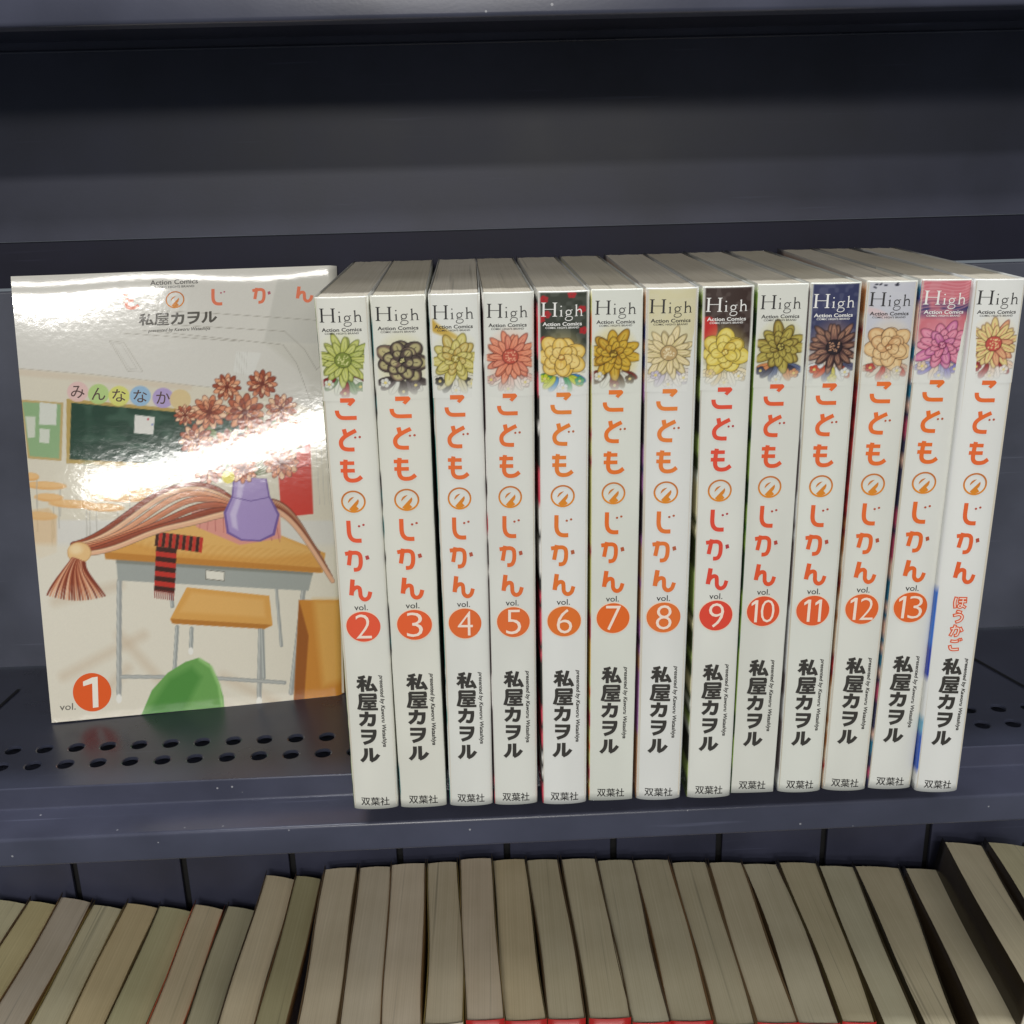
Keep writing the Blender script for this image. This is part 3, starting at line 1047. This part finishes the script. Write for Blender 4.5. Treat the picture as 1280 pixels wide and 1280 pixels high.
# ------------------------------------------------------------------ volume 1 standing face out
def make_cover_book():
    U = Vector((0.99021, 0.13744, -0.02438)); N = Vector((-0.13948, 0.96755, -0.21068)); Z = Vector((-0.00537, 0.21202, 0.97725))
    W, HH, TH = 0.1265, 0.1847, 0.0135
    o = Vector((-0.18759725, 0.07005756, 0.0017))
    mid = o + U * W / 2
    root = thing('comic_book', 'glossy comic volume 1 standing face out, leaning back with its whole front cover showing', 'book',
                 matrix=Matrix(((U.x, N.x, Z.x, mid.x), (U.y, N.y, Z.y, mid.y), (U.z, N.z, Z.z, mid.z), (0, 0, 0, 1))))
    # corners of the slightly warped cover in its own plane (mm from the lower left corner)
    q = np.array([(1.08, -1.06), (123.5, 0.95), (129.2, 186.32), (-0.88, 183.85)]) / 1000.0

    def surf(uv, h):
        u, v = uv[:, 0], uv[:, 1]
        P = ((1 - u) * (1 - v))[:, None] * q[0] + (u * (1 - v))[:, None] * q[1] + (u * v)[:, None] * q[2] + ((1 - u) * v)[:, None] * q[3]
        # the cover bulges between its edges, curls back at the head and rounds into the spine at the right
        d = -0.0006 * np.sin(np.pi * np.clip(v, 0, 1)) * np.sin(np.pi * np.clip(u, 0, 1)) + 0.0004 * np.clip((v - 0.955) / 0.045, 0, 1.2) ** 2
        d = d + 0.0030 * np.clip((u - 0.965) / 0.035, 0, 1) ** 2.2
        d = d + 0.00030 * np.sin(u * 9 + 1.0) * np.clip((v - 0.80) / 0.2, 0, 1) ** 2
        return np.c_[P[:, 0] - W / 2, d - h, P[:, 1]]
    nu, nv = 300, 420
    uu, vv = np.meshgrid(np.linspace(0, 1, nu), np.linspace(0, 1, nv))
    uv = np.c_[uu.ravel(), vv.ravel()]
    px = hom(HCI, uv)
    X, Y = px[:, 0], px[:, 1]
    P = Paint(X, Y, (224, 221, 212))
    z = lambda a, b: (a / 2.909, 300 + b / 2.909)
    z2 = lambda a, b: (a / 2.909, 600 + b / 2.909)
    # pale room drawn in thin lines: ceiling, beams, lamps
    P.poly([(347, 351), (425, 336), (440, 420), (395, 437), (330, 434)], (206, 204, 195), 0.8, 3)
    P.poly([(330, 434), (395, 437), (420, 420), (440, 620), (405, 640), (385, 480)], (214, 211, 200), 0.9, 6)
    for a in ([(151, 391), (260, 396), (388, 405), (440, 409)], [(192, 410), (356, 420), (381, 444), (396, 470)], [(179, 418.6), (354, 437.5), (371, 461.6), (392, 520)],
              [(150, 422), (300, 433)], [(24, 468), (120, 476), (240, 490), (300, 496)], [(396, 470), (425, 440)], [(392, 520), (430, 560)]):
        P.line(a, 0.7, (158, 152, 140), 0.8, 0.8)
    P.line([(137, 432), (155, 434), (179, 472), (161, 472), (137, 432)], 0.8, (186, 182, 170), 0.9)
    P.line([(141, 435), (152, 436), (172, 469), (163, 469), (141, 435)], 0.6, (192, 188, 178), 0.8)
    P.poly([(296, 446), (327, 448), (316, 479), (292, 472)], (232, 231, 224), 0.9, 1.5)
    for k in range(5):
        P.line([(297 + k * 3, 447), (296 + k * 3, 476)], 0.5, (200, 197, 186), 0.7)
    # wall
    P.poly([(20, 468), (120, 476), (240, 490), (330, 500), (390, 520), (440, 560), (450, 660), (30, 660)], (226, 218, 196), 0.85, 3)
    P.poly([(20, 468), (240, 490), (240, 496), (22, 477)], (214, 190, 166), 0.35, 4)
    for k in range(6):
        P.line([(392 + k * 7, 520 + k * 6), (400 + k * 6, 640)], 0.8, (196, 192, 180), 0.7)
    # notice board
    P.poly([(27, 508), (80, 512), (78, 586), (36, 583)], (198, 172, 116))
    P.poly([(29, 511), (77, 514), (75, 583), (38, 580)], (150, 182, 134))
    P.poly([z(147, 615), z(210, 622), z(207, 700), z(145, 698)], (222, 224, 212))
    P.poly([z(95, 668), z(132, 668), z(130, 745), z(104, 748)], (214, 218, 200))
    P.poly([z(147, 712), z(184, 716), z(182, 768), z(146, 764)], (218, 222, 206))
    # blackboard
    P.poly([(84, 507), (312, 528), (308, 600), (84, 589)], (192, 164, 96))
    P.poly([(90, 512), (307, 532), (303, 594), (88, 584)], (42, 72, 56))
    P.blend(np.clip(vnoise(X / 14, Y / 9, 3) - 0.55, 0, 0.3) * ((X > 92) & (X < 303) & (Y > 515) & (Y < 592)) * 1.0, (110, 140, 120))
    P.poly([z(492, 662), z(565, 670), z(560, 735), z(490, 730)], (232, 230, 222))
    P.ell(186, 533, 1.4, 1.4, (200, 80, 90)); P.ell(191, 540, 1.2, 1.2, (110, 130, 190))
    P.poly([z(498, 850), z(552, 852), z(552, 876), z(498, 874)], (206, 160, 96))
    # six round tags
    for cx, cy, c in ((98, 498, (232, 196, 190)), (124, 501, (186, 214, 136)), (149.5, 503.5, (224, 224, 122)), (176, 503.5, (156, 192, 222)), (204.5, 506, (184, 164, 212)), (226, 508, (226, 202, 150))):
        P.ell(cx, cy, 13.2, 13, c, 0.95, 1.2)
    # rows of small desks at the left
    rng = random.Random(4)
    for cx, cy, rx in ((58, 617, 26), (62, 632, 18), (40, 606, 10), (92, 640, 30), (150, 632, 36), (176, 624, 16), (52, 655, 20), (130, 644, 26)):
        P.line([(cx - rx * 0.8, cy + 4), (cx - rx * 0.78, cy + 42)], 1.6, (186, 182, 170), 0.7)
        P.line([(cx + rx * 0.7, cy + 4), (cx + rx * 0.72, cy + 38)], 1.6, (186, 182, 170), 0.7)
        P.ell(cx, cy, rx, 5.2, (232, 176, 108), 0.95, 1.2, 0.04)
        P.ell(cx, cy - 1.2, rx * 0.9, 3.6, (240, 196, 136), 0.9, 1.4, 0.04)
    P.poly([(36, 648), (62, 645), (72, 655), (72, 700), (50, 708), (40, 690)], (226, 186, 132), 0.6, 3)
    # floor: pale with soft warm streaks
    P.poly([(44, 690), (430, 690), (440, 900), (60, 910)], (230, 223, 204), 0.8, 8)
    for a in ([(70, 760), (150, 740)], [(80, 850), (180, 800)], [(150, 800), (225, 880)], [(280, 850), (345, 880)], [(120, 880), (160, 840)]):
        P.line(a, 12, (206, 186, 160), 0.45, 10)
    # big desk
    g = (162, 164, 160)
    for a, wd in (([(150, 735), (149, 875)], 6.5), ([(326, 790), (324, 876)], 6), ([(380, 742), (364, 868)], 6), ([(152, 850), (250, 850), (356, 856)], 4.5), ([(345, 735), (352, 812)], 4)):
        P.line(a, wd, g); P.line([(p[0] - wd * 0.2, p[1]) for p in a], wd * 0.35, (200, 202, 196), 0.8)
    P.ell(149, 876, 3.6, 5.5, (240, 238, 230)); P.ell(324, 878, 3.6, 5, (240, 238, 230))
    P.poly([(146, 708), (392, 722), (386, 746), (148, 734)], (166, 170, 164))
    P.poly([(146, 708), (392, 722), (391, 727), (146, 713)], (128, 128, 116), 0.7, 2)
    P.poly([(258, 721), (281, 723), (281, 734), (258, 732)], (232, 228, 214)); P.line([(258, 721), (281, 723), (281, 734), (258, 732), (258, 721)], 0.9, (120, 116, 104))
    P.poly([(130, 698), (150, 683), (236, 662), (330, 670), (407, 700), (404, 724), (394, 724), (133, 707)], (222, 164, 84))
    P.poly([(150, 684), (236, 663), (330, 671), (400, 700), (330, 706), (220, 700)], (232, 186, 112), 0.8, 6)
    P.poly([(131, 699), (402, 718), (402, 724), (133, 708)], (196, 132, 58), 0.9, 1.5)
    for k in range(14):
        yy = 690 + k * 1.6
        P.line([(150 + k * 4, yy - 6), (390, yy + 8)], 0.5, (206, 146, 72), 0.35)
    # chair under the desk
    for a in ([(222, 790), (218, 850)], [(328, 790), (330, 850)], [(240, 792), (239, 820)], [(214, 748), (216, 765)]):
        P.line(a, 5, (158, 162, 158)); P.line([(p[0] - 1, p[1]) for p in a], 1.6, (204, 206, 200), 0.8)
    P.ell(239, 819, 3.2, 4.5, (240, 238, 230))
    P.poly([(213, 781), (234, 742), (337, 752), (341, 788), (331, 792), (216, 786)], (222, 166, 88))
    P.poly([(214, 780), (340, 787), (331, 792), (216, 786)], (188, 126, 56))
    P.poly([(225, 772), (240, 748), (330, 757), (332, 778)], (232, 184, 112), 0.7, 5)
    # cabinet at the right, green chair back at the front
    P.poly([(374, 757), (440, 757), (445, 900), (366, 900)], (208, 140, 58))
    P.poly([(374, 757), (386, 800), (380, 880), (366, 900)], (156, 92, 40), 0.95, 2)
    P.poly([(392, 757), (440, 757), (440, 850), (404, 860)], (228, 178, 96), 0.8, 10)
    gc = [(176, 897), (190, 866), (210, 845), (232, 832), (248, 827), (262, 834), (272, 852), (279, 872), (281, 890), (281, 900), (176, 905)]
    P.poly(gc, (112, 166, 88))
    P.poly([(182, 895), (212, 852), (240, 838), (252, 850), (230, 890), (226, 900), (180, 902)], (78, 140, 62), 0.8, 8)
    P.line([(250, 829), (264, 838), (274, 860), (279, 892)], 3.5, (156, 202, 126), 0.9, 3)
    # a red school bag, folded cloth, a vase of flowers and a striped scarf on the desk
    P.poly([(346, 566), (378, 548), (388, 562), (392, 652), (352, 656)], (214, 72, 58), 1, 1.5)
    P.poly([(346, 566), (378, 548), (384, 590), (350, 602)], (226, 96, 78), 0.9, 2)
    P.line([(350, 602), (386, 590)], 1.2, (150, 44, 40)); P.ell(368, 598, 2.4, 2.8, (226, 196, 110))
    P.poly([(240, 650), (290, 636), (350, 650), (352, 682), (300, 690), (246, 668)], (226, 156, 142), 1, 1.5)
    for k in range(11):
        P.line([(252 + k * 9, 645 + (k % 3)), (250 + k * 10, 670 + k * 1.6)], 1.1, (190, 110, 104), 0.8)
    # scarf folded on the desk, one short end over its edge
    for k in range(14):
        P.poly([(196 + k * 4.2, 674 + k * 0.5), (200.2 + k * 4.2, 674.5 + k * 0.5), (198.2 + k * 4.2, 692 + k * 0.6), (194 + k * 4.2, 691.5 + k * 0.6)], (196, 58, 46) if k % 2 else (70, 42, 34), 1, 1.0)
    for k in range(9):
        P.poly([(196 - k * 0.3, 692 + k * 6), (222 - k * 0.3, 695 + k * 6), (221 - k * 0.3, 701.4 + k * 6), (195.6 - k * 0.3, 698.4 + k * 6)], (196, 58, 46) if k % 2 else (70, 42, 34), 1, 1.0)
    for k in range(10):
        P.line([(194.5 + k * 2.6, 745 + k * 0.3), (194 + k * 2.6, 755 + k * 0.3)], 1.2, (150, 50, 40), 1)
    pal = [(150, 74, 50), (206, 134, 98), (236, 184, 148), (176, 96, 66), (222, 156, 118)]
    # satin ribbons trailing from a vase of russet flowers to both sides of the desk
    for k in range(7):
        t = k / 6
        c = pal[(k * 2) % 5]
        b = bez((300, 646 + 3 * t), (232 - 10 * t, 560 + 95 * t), (176 + 16 * t, 668 + 22 * t), (92 + 12 * t, 690 + 12 * t), 30)
        b[:, 1] += 5 * np.sin(np.linspace(0, 7, 30) + k * 1.1) * np.linspace(0, 1, 30) * np.linspace(1, 0, 30) * 3
        P.line(b, 8.5, np.array(c) * 0.6, 0.9, 1.0, 6.5); P.line(b, 7, c, 1, 1.2, 5)
        P.line(b + np.array((0, -1.6)), 1.4, np.minimum(np.array(c) * 1.18, 250), 0.8, 1.2, 1)
        b = bez((322, 640 + 4 * t), (360, 620 + 20 * t), (380, 680), (398 + 18 * t, 700 + 34 * t), 20)
        P.line(b, 7, np.array(c) * 0.7, 0.9, 1.0, 6); P.line(b, 5.6, c, 1, 1.2, 4.6)
    # vase
    P.poly([(292, 606), (334, 608), (338, 630), (350, 652), (344, 678), (326, 686), (302, 685), (284, 676), (280, 650), (290, 630)], (120, 96, 160), 1, 1.2)
    P.poly([(294, 607), (332, 609), (336, 631), (347, 653), (341, 676), (325, 684), (303, 683), (287, 674), (283, 651), (292, 631)], (174, 152, 204), 1, 1.2)
    P.poly([(298, 612), (306, 612), (302, 634), (296, 654), (298, 672), (291, 668), (288, 652), (296, 632)], (212, 198, 230), 0.9, 3)
    P.line([(290, 631), (314, 636), (337, 631)], 1.2, (112, 88, 152), 0.9)
    # leaves and stems
    for k in range(16):
        a = -2.9 + k * 0.18 + rng.uniform(-0.1, 0.1)
        ln = 50 + 40 * rng.random()
        ex, ey = 312 + math.cos(a) * ln, 604 + math.sin(a) * ln
        P.line([(312, 606), (ex, ey)], 1.6, (96, 112, 64), 0.9)
        P.ell(312 + math.cos(a) * ln * 0.8, 604 + math.sin(a) * ln * 0.8, 17, 5, (74, 92, 50), 0.95, 0.9, a)
        P.ell(312 + math.cos(a) * ln * 0.8, 604 + math.sin(a) * ln * 0.8, 16, 4.3, (122, 140, 80), 1, 0.9, a)
    fl = [(262, 596, 20), (352, 588, 22), (246, 560, 22), (372, 552, 18), (288, 568, 24), (330, 556, 25), (262, 524, 23), (352, 520, 20), (306, 524, 25), (284, 492, 18), (328, 488, 19), (304, 596, 19), (232, 528, 14)]
    for i, (fx, fy, fr) in enumerate(fl):
        for ringk, f in enumerate((1.0, 0.72, 0.45)):
            npet = 12 - ringk * 2
            for k in range(npet):
                a = k * 2 * math.pi / npet + ringk * 0.27 + i
                c = np.array(pal[(i + ringk * 2 + (k % 2)) % 5], float)
                ex, ey = fx + math.cos(a) * fr * f * 0.62, fy + math.sin(a) * fr * f * 0.58
                P.ell(ex, ey, fr * f * 0.40, fr * f * 0.20, (104, 44, 32), 0.9, 0.8, a)
                P.ell(ex, ey, fr * f * 0.40 - 0.7, fr * f * 0.20 - 0.6, c, 1, 0.8, a)
                P.ell(ex + math.cos(a) * fr * f * 0.14, ey + math.sin(a) * fr * f * 0.14, fr * f * 0.18, fr * f * 0.08, np.minimum(c * 1.16, 250), 0.8, 1.2, a)
        P.ell(fx, fy, fr * 0.16, fr * 0.16, (120, 52, 36), 1, 0.8)
    P.ell(286, 606, 8, 8, (232, 216, 50)); P.ell(284, 603, 3, 3, (246, 238, 140), 0.8, 3)
    # a ball tassel closes the ribbons at the left
    P.ell(100, 700, 15, 13, (206, 160, 104)); P.ell(100, 700, 14, 12, (236, 196, 138)); P.ell(96, 696, 8, 6, (248, 224, 178), 0.8, 5)
    for k in range(22):
        t = k / 21
        b = bez((92 + 14 * t, 708 + 5 * t), (80 + 26 * t, 724), (66 + 56 * t, 738), (60 + 72 * t, 752 + 6 * math.sin(t * 3.0)), 14)
        P.line(b, 4.6, pal[k % 5] if k % 3 else (130, 58, 40), 0.95, 1.2, 2)
    # paper grain in the print
    P.C *= (1 + 0.02 * (vnoise(X * 1.1, Y * 1.1, 8) - 0.5))[:, None]
    part('front_cover', surf(uv, 0.0), grid_faces(nu, nv, False), M_COVER, root, lin(np.clip(P.C, 0, 255)), True)

    mp = (lambda p: hom(HC, p), surf, Vector((0, -1, 0)))
    sl = -0.043
    m = Marks()
    places = [('ko', 54, 386), ('do', 106, 383.5), ('mo', 164, 380), ('no', 219, 378.5), ('ji', 273, 375), ('ka', 327, 373.5), ('n', 381, 372)]
    title_marks(m, places, 0.80, [(236, 130, 96)] * 7, sl)
    m.build('title_lettering', mp, M_COVER_INK, root, None, 0.00006)
    m = Marks()
    for k, ch in enumerate('私屋カヲル'):
        char_marks(m, ch, 174 + k * 19.6, 396.8 - k * 0.85, 192.5 + k * 19.6, 413.2 - k * 0.85, (92, 88, 80), 0, sl)
    m.text('presented by Kaworu Watashiya', 185.5, 417, 263, 422.5, (92, 88, 80), 0.012, 0.25, slope=sl)
    m.build('author_lettering', mp, M_COVER_INK, root, None, 0.00006)
    m = Marks()
    m.text('Action Comics', 188, 353, 247.5, 359.5, (84, 82, 78), 0.012, slope=sl)
    m.text("COMIC HIGH'S BRAND", 193, 361, 243, 364, (84, 82, 78), 0.010, slope=sl)
    m.build('imprint_lettering', mp, M_COVER_INK, root, None, 0.00006)
    m = Marks()
    for ch, (cx, cy) in zip('みんななか', ((98, 498), (124, 500.5), (149.5, 502.5), (176, 503.5), (204.5, 505.5))):
        m.text(ch, cx - 8.5, cy - 8, cx + 8.5, cy + 8, (96, 76, 72), 0.004, slope=0.03)
    m.build('banner_lettering', mp, M_COVER_INK, root, None, 0.00006)
    m = Marks()
    m.add(*disc(115.5, 868.5, 24, 22.8, 56), (234, 98, 42))
    b = m.build('volume_badge', mp, M_COVER_INK, root, None, 0.00006)
    m = Marks()
    m.add(*polyg([(115.5, 851), (122.5, 850), (123.5, 886), (116.5, 887)]), (246, 240, 226))
    m.add(*polyg([(115.6, 851), (115.8, 858), (104.5, 861.5), (104.2, 856)]), (246, 240, 226))
    m.build('volume_number', mp, M_COVER_INK, root, None, 0.00012).parent = b
    m = Marks()
    m.text('vol.', 75, 882.5, 95, 890.5, (110, 106, 98), 0.004, slope=-0.06)
    m.build('volume_word', mp, M_COVER_INK, root, None, 0.00006)
    # spine side, page block and back cover behind
    nz = 24
    V = []
    for k in range(nz):
        v = k / (nz - 1)
        p0 = surf(np.array([[1.0, v]]), 0.0)[0]
        p1 = surf(np.array([[0.0, v]]), 0.0)[0]
        V += [tuple(p0), (p0[0] + 0.0003, p0[1] + 0.003, p0[2]), (p0[0], TH, p0[2]), (p1[0], TH + 0.0005, p1[2])]
    part('back_cover', V, grid_faces(4, nz), M_JACKET, root, lin(np.tile((228, 226, 216.), (len(V), 1))), False)
    w0, w1 = -W / 2 + 0.0022, W / 2 - 0.0035
    part('page_block', [(w0, 0.0011, 0.002), (w1, 0.0011, 0.002), (w1, TH - 0.0006, 0.002), (w0, TH - 0.0006, 0.002),
                        (w0 - 0.0008, 0.0020, HH - 0.003), (w1 + 0.003, 0.0020, HH - 0.003), (w1 + 0.003, TH - 0.0006, HH - 0.003), (w0 - 0.0008, TH - 0.0006, HH - 0.003)],
         [(0, 3, 2, 1), (4, 5, 6, 7), (0, 1, 5, 4), (1, 2, 6, 5), (2, 3, 7, 6), (3, 0, 4, 7)], mat_pages('page_edges', (206, 196, 176), 3.3), root)


make_cover_book()

# ------------------------------------------------------------------ paperbacks on the shelf below, seen from above
BASE = -0.2675
BACK = 0.1215
# left x, right x at the back of the head (mm), z of the left corner (mm), lean (degrees), x of both at the front, red spine
LOW = []
for a, b, zt, ln in ((-253.4, -239.2, -122.7, 14), (-236.5, -223.4, -123.8, 15), (-220.4, -205.6, -123.3, 15), (-204.2, -190.5, -127.2, 14), (-188.7, -173.5, -128.0, 14),
                     (-171.9, -156.9, -129.4, 15), (-154.0, -140.3, -129.8, 16), (-138.2, -124.5, -131.4, 15), (-117.6, -103.2, -114.3, 14), (-101.8, -89.0, -114.5, 12)):
    LOW.append((a, b, zt, ln, a - 1.0, b - 1.0, 0))
for i in range(9):                                  # thickness that fills the leaning pitch
    a, b, zt, ln, fa, fb, r_ = LOW[i]
    pitch = LOW[i + 1][0] - a
    if i == 7:
        pitch = 16.2
    cc = math.cos(rad(ln))
    LOW[i] = (a, a + pitch * cc * cc - 0.15, zt, ln, fa, fa + pitch * cc * cc - 0.15, r_)
bk = [-88.1, -71.1, -54.7, -36.8, -21.0, -4.2, 13.0, 29.6, 47.7, 66.5, 85.5, 103.9, 121.6, 140.0, 160.0, 178.6, 202.8]
ft = [-85.0, -68.0, -50.3, -32.9, -16.2, 0.1, 17.8, 33.9, 51.7, 68.0, 86.1, 102.9, 120.6, 138.5, 155.4, 173.0, 190.0]
zt = [-112.0, -111.8, -111.4, -111.1, -109.1, -110.9, -111.2, -111.0, -112.3, -114.0, -116.0, -116.3, -118.0, -118.0, -120.8, -121.8]
red = [0, 0, 0, 0, 1, 1, 1, 1, 1, 1, 1, 1, 1, 1, 0, 0]
for i in range(16):
    LOW.append((bk[i] + 0.15, bk[i + 1] - 0.35, zt[i], (-1.5, 0, -1, -1, -0.6, -0.6, 0.8, 1, 1, 2, 2, 3, 3.5, 4, 5, 6)[i], ft[i] + 0.15, ft[i + 1] - (0.35 if i < 13 else 2.6), red[i]))
LOW.append((204.6, 227.0, -123.5, 7.3, 195.6, 214.0, 1))
LOW.append((223.0, 243.2, -109.5, 9.0, 214.5, 233.0, 0))
LOW.append((245.2, 265.5, -110.9, 10.0, 236.0, 255.0, 0))
TONES = [(219, 212, 175), (216, 203, 156), (202, 190, 171), (212, 204, 171), (215, 197, 156), (195, 190, 150), (210, 195, 163), (191, 185, 155), (211, 197, 167), (172, 165, 129),
         (209, 196, 170), (204, 192, 169), (212, 198, 175), (202, 190, 164), (205, 190, 167), (200, 185, 152), (193, 183, 155), (196, 186, 158), (193, 185, 159), (189, 180, 153),
         (191, 182, 155), (195, 185, 158), (197, 189, 163), (191, 181, 151), (191, 185, 158), (193, 183, 155), (195, 186, 160), (212, 202, 174), (213, 206, 171)]
SIDES = [(120, 100, 72), (150, 130, 74), (104, 84, 60), (128, 98, 66), (136, 106, 70), (96, 84, 56), (96, 80, 62), (120, 98, 70), (140, 120, 80), (100, 84, 60)]
LOWLAB = ['tan paperback leaning right, cut by the left edge of the photo on the lower shelf',
          'yellowed paperback leaning right, second from the left edge of the lower shelf',
          'greyish paperback leaning right below the left slot, third on the lower shelf',
          'cream paperback leaning right just right of the greyish one on the lower shelf',
          'warm tan leaning paperback between the cream one and the olive one, lower left',
          'olive leaning paperback, sixth from the left on the lower shelf',
          'leaning paperback with an orange tinted right edge on the lower shelf',
          'dull green low paperback, last of the low leaning ones before the taller pair',
          'taller tan leaning paperback, left one of the taller pair on the lower shelf',
          'darkest olive paperback, right one of the taller leaning pair on the lower shelf']
MIDLAB = ['first upright paperback right of the dark olive leaning one on the lower shelf', 'second upright paperback of the lower shelf, below the left edge of volume 2',
          'third upright paperback of the lower shelf with a dark split in its pages', 'narrow upright paperback of the lower shelf below volume 3, last before the red spines',
          'first upright paperback with a red spine, standing a little taller, below volume 4', 'upright paperback with a red spine below the gap of volumes 4 and 5',
          'upright paperback with a red spine below volume 5 and 6 on the lower shelf', 'upright paperback with a red spine below volume 6 on the lower shelf',
          'upright paperback with a red spine below volume 7 on the lower shelf', 'upright paperback with a red spine below volume 8 on the lower shelf',
          'paperback with a red spine below the gap between volumes 8 and 9', 'paperback with a red spine below volume 9 on the lower shelf',
          'paperback with a red spine below volume 10 on the lower shelf', 'paperback with a red spine and a long crack in its pages below volume 11',
          'paperback left of the first black gap on the lower shelf, below volume 12', 'paperback between the two widest black gaps on the lower shelf, below volume 13',
          'last low paperback on the right of the lower shelf, before the taller pair', 'taller paperback leaning over the wide black gap at the lower right',
          'taller paperback at the right edge of the lower shelf']


def make_paperback(i, spec):
    a, b, z, ln, fa, fb, rd = spec
    rng = random.Random(50 + i)
    a, b, z, fa, fb = a / 1000, b / 1000, z / 1000, fa / 1000, fb / 1000
    cl, sl_ = math.cos(rad(ln)), math.sin(rad(ln))
    wd = (b - a) / cl if ln > 0 else (b - a)
    wdf = (fb - fa) / cl if ln > 0 else (fb - fa)
    h = (z - BASE) / cl
    D = 0.1082 + 0.001 * rng.uniform(-1, 1)
    yb = BACK - 0.002 * rng.random()
    yf = yb - D
    lean = Matrix.Rotation(rad(ln), 4, 'Y')
    # head-left corner at (a, yb, z): the book turns about its foot
    foot = Vector((a, yf, z)) - lean @ Vector((0, 0, h))
    lab = LOWLAB[i] if i < 10 else MIDLAB[i - 10]
    root = thing('paperback_book', lab, 'book', group='paperbacks on the lower shelf', matrix=Matrix.Translation(foot) @ lean)
    dxf = (fa - a) / cl
    bow = rng.uniform(-0.2, 1.0) / 1000 * (1 if i % 3 else -0.6)
    if i < 10:
        bow *= 0.4
    ny = 14

    def side(t, s):                                # t 0 front .. 1 back, s 0 left .. 1 right
        wl = wdf + (wd - wdf) * t
        x = dxf * (1 - t) + bow * math.sin(math.pi * t) + 0.0004 * math.sin(2 * math.pi * t + i * 1.9)
        return x + wl * s
    g = 0.00045
    nx = 7
    vs = []
    for zz in (0.001, h - 0.0012):
        for k in range(ny):
            t = k / (ny - 1)
            for q in range(nx):
                s = q / (nx - 1)
                x = side(t, s) + g * (1 - 2 * s) * 1.2
                vs.append((x, 0.0012 + (D - 0.0026) * t, zz + (0.0005 * math.sin(s * 3.0) if zz > 0.05 else 0)))
    N = nx * ny
    fs = grid_faces(nx, ny, True) + [tuple(q + N for q in f) for f in grid_faces(nx, ny)]
    rim = [q for q in range(nx)] + [k * nx + nx - 1 for k in range(1, ny)] + [(ny - 1) * nx + q for q in range(nx - 2, -1, -1)] + [k * nx for k in range(ny - 2, 0, -1)]
    for p, q in zip(rim, rim[1:] + rim[:1]):
        fs.append((p, q, q + N, p + N))
    part('page_block', vs, fs, mat_pages('old_page_edges', TONES[i % len(TONES)], 20 + i * 2.3), root)
    # jacket: two thin covers joined by a spine at the front
    path = [(side(1 - k / (ny - 1), 0), D * (1 - k / (ny - 1)) + 0.0008) for k in range(ny)]
    path += [(side(0, s), 0.0 - 0.0006 * math.sin(math.pi * s)) for s in (0.01, 0.25, 0.5, 0.75, 0.99)]
    path += [(side(k / (ny - 1), 1), D * k / (ny - 1) + 0.0008) for k in range(ny)]
    sc = np.array(SIDES[(i * 7) % len(SIDES)], float)
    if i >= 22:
        sc = sc * 0.5  # right-hand covers darkened: shade of the gaps put into their colour
    if i == 6:
        sc = np.array((206, 112, 78.))
    spc = np.array((176, 34, 30.)) if rd else np.array((206, 196, 176.))
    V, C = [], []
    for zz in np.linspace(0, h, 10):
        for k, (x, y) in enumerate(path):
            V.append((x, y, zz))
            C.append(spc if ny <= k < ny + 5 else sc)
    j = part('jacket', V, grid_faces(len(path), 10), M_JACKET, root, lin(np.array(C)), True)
    m = j.modifiers.new('thick', 'SOLIDIFY'); m.thickness = 0.0003; m.offset = -1
    return root


for i_, s_ in enumerate(LOW):
    make_paperback(i_, s_)
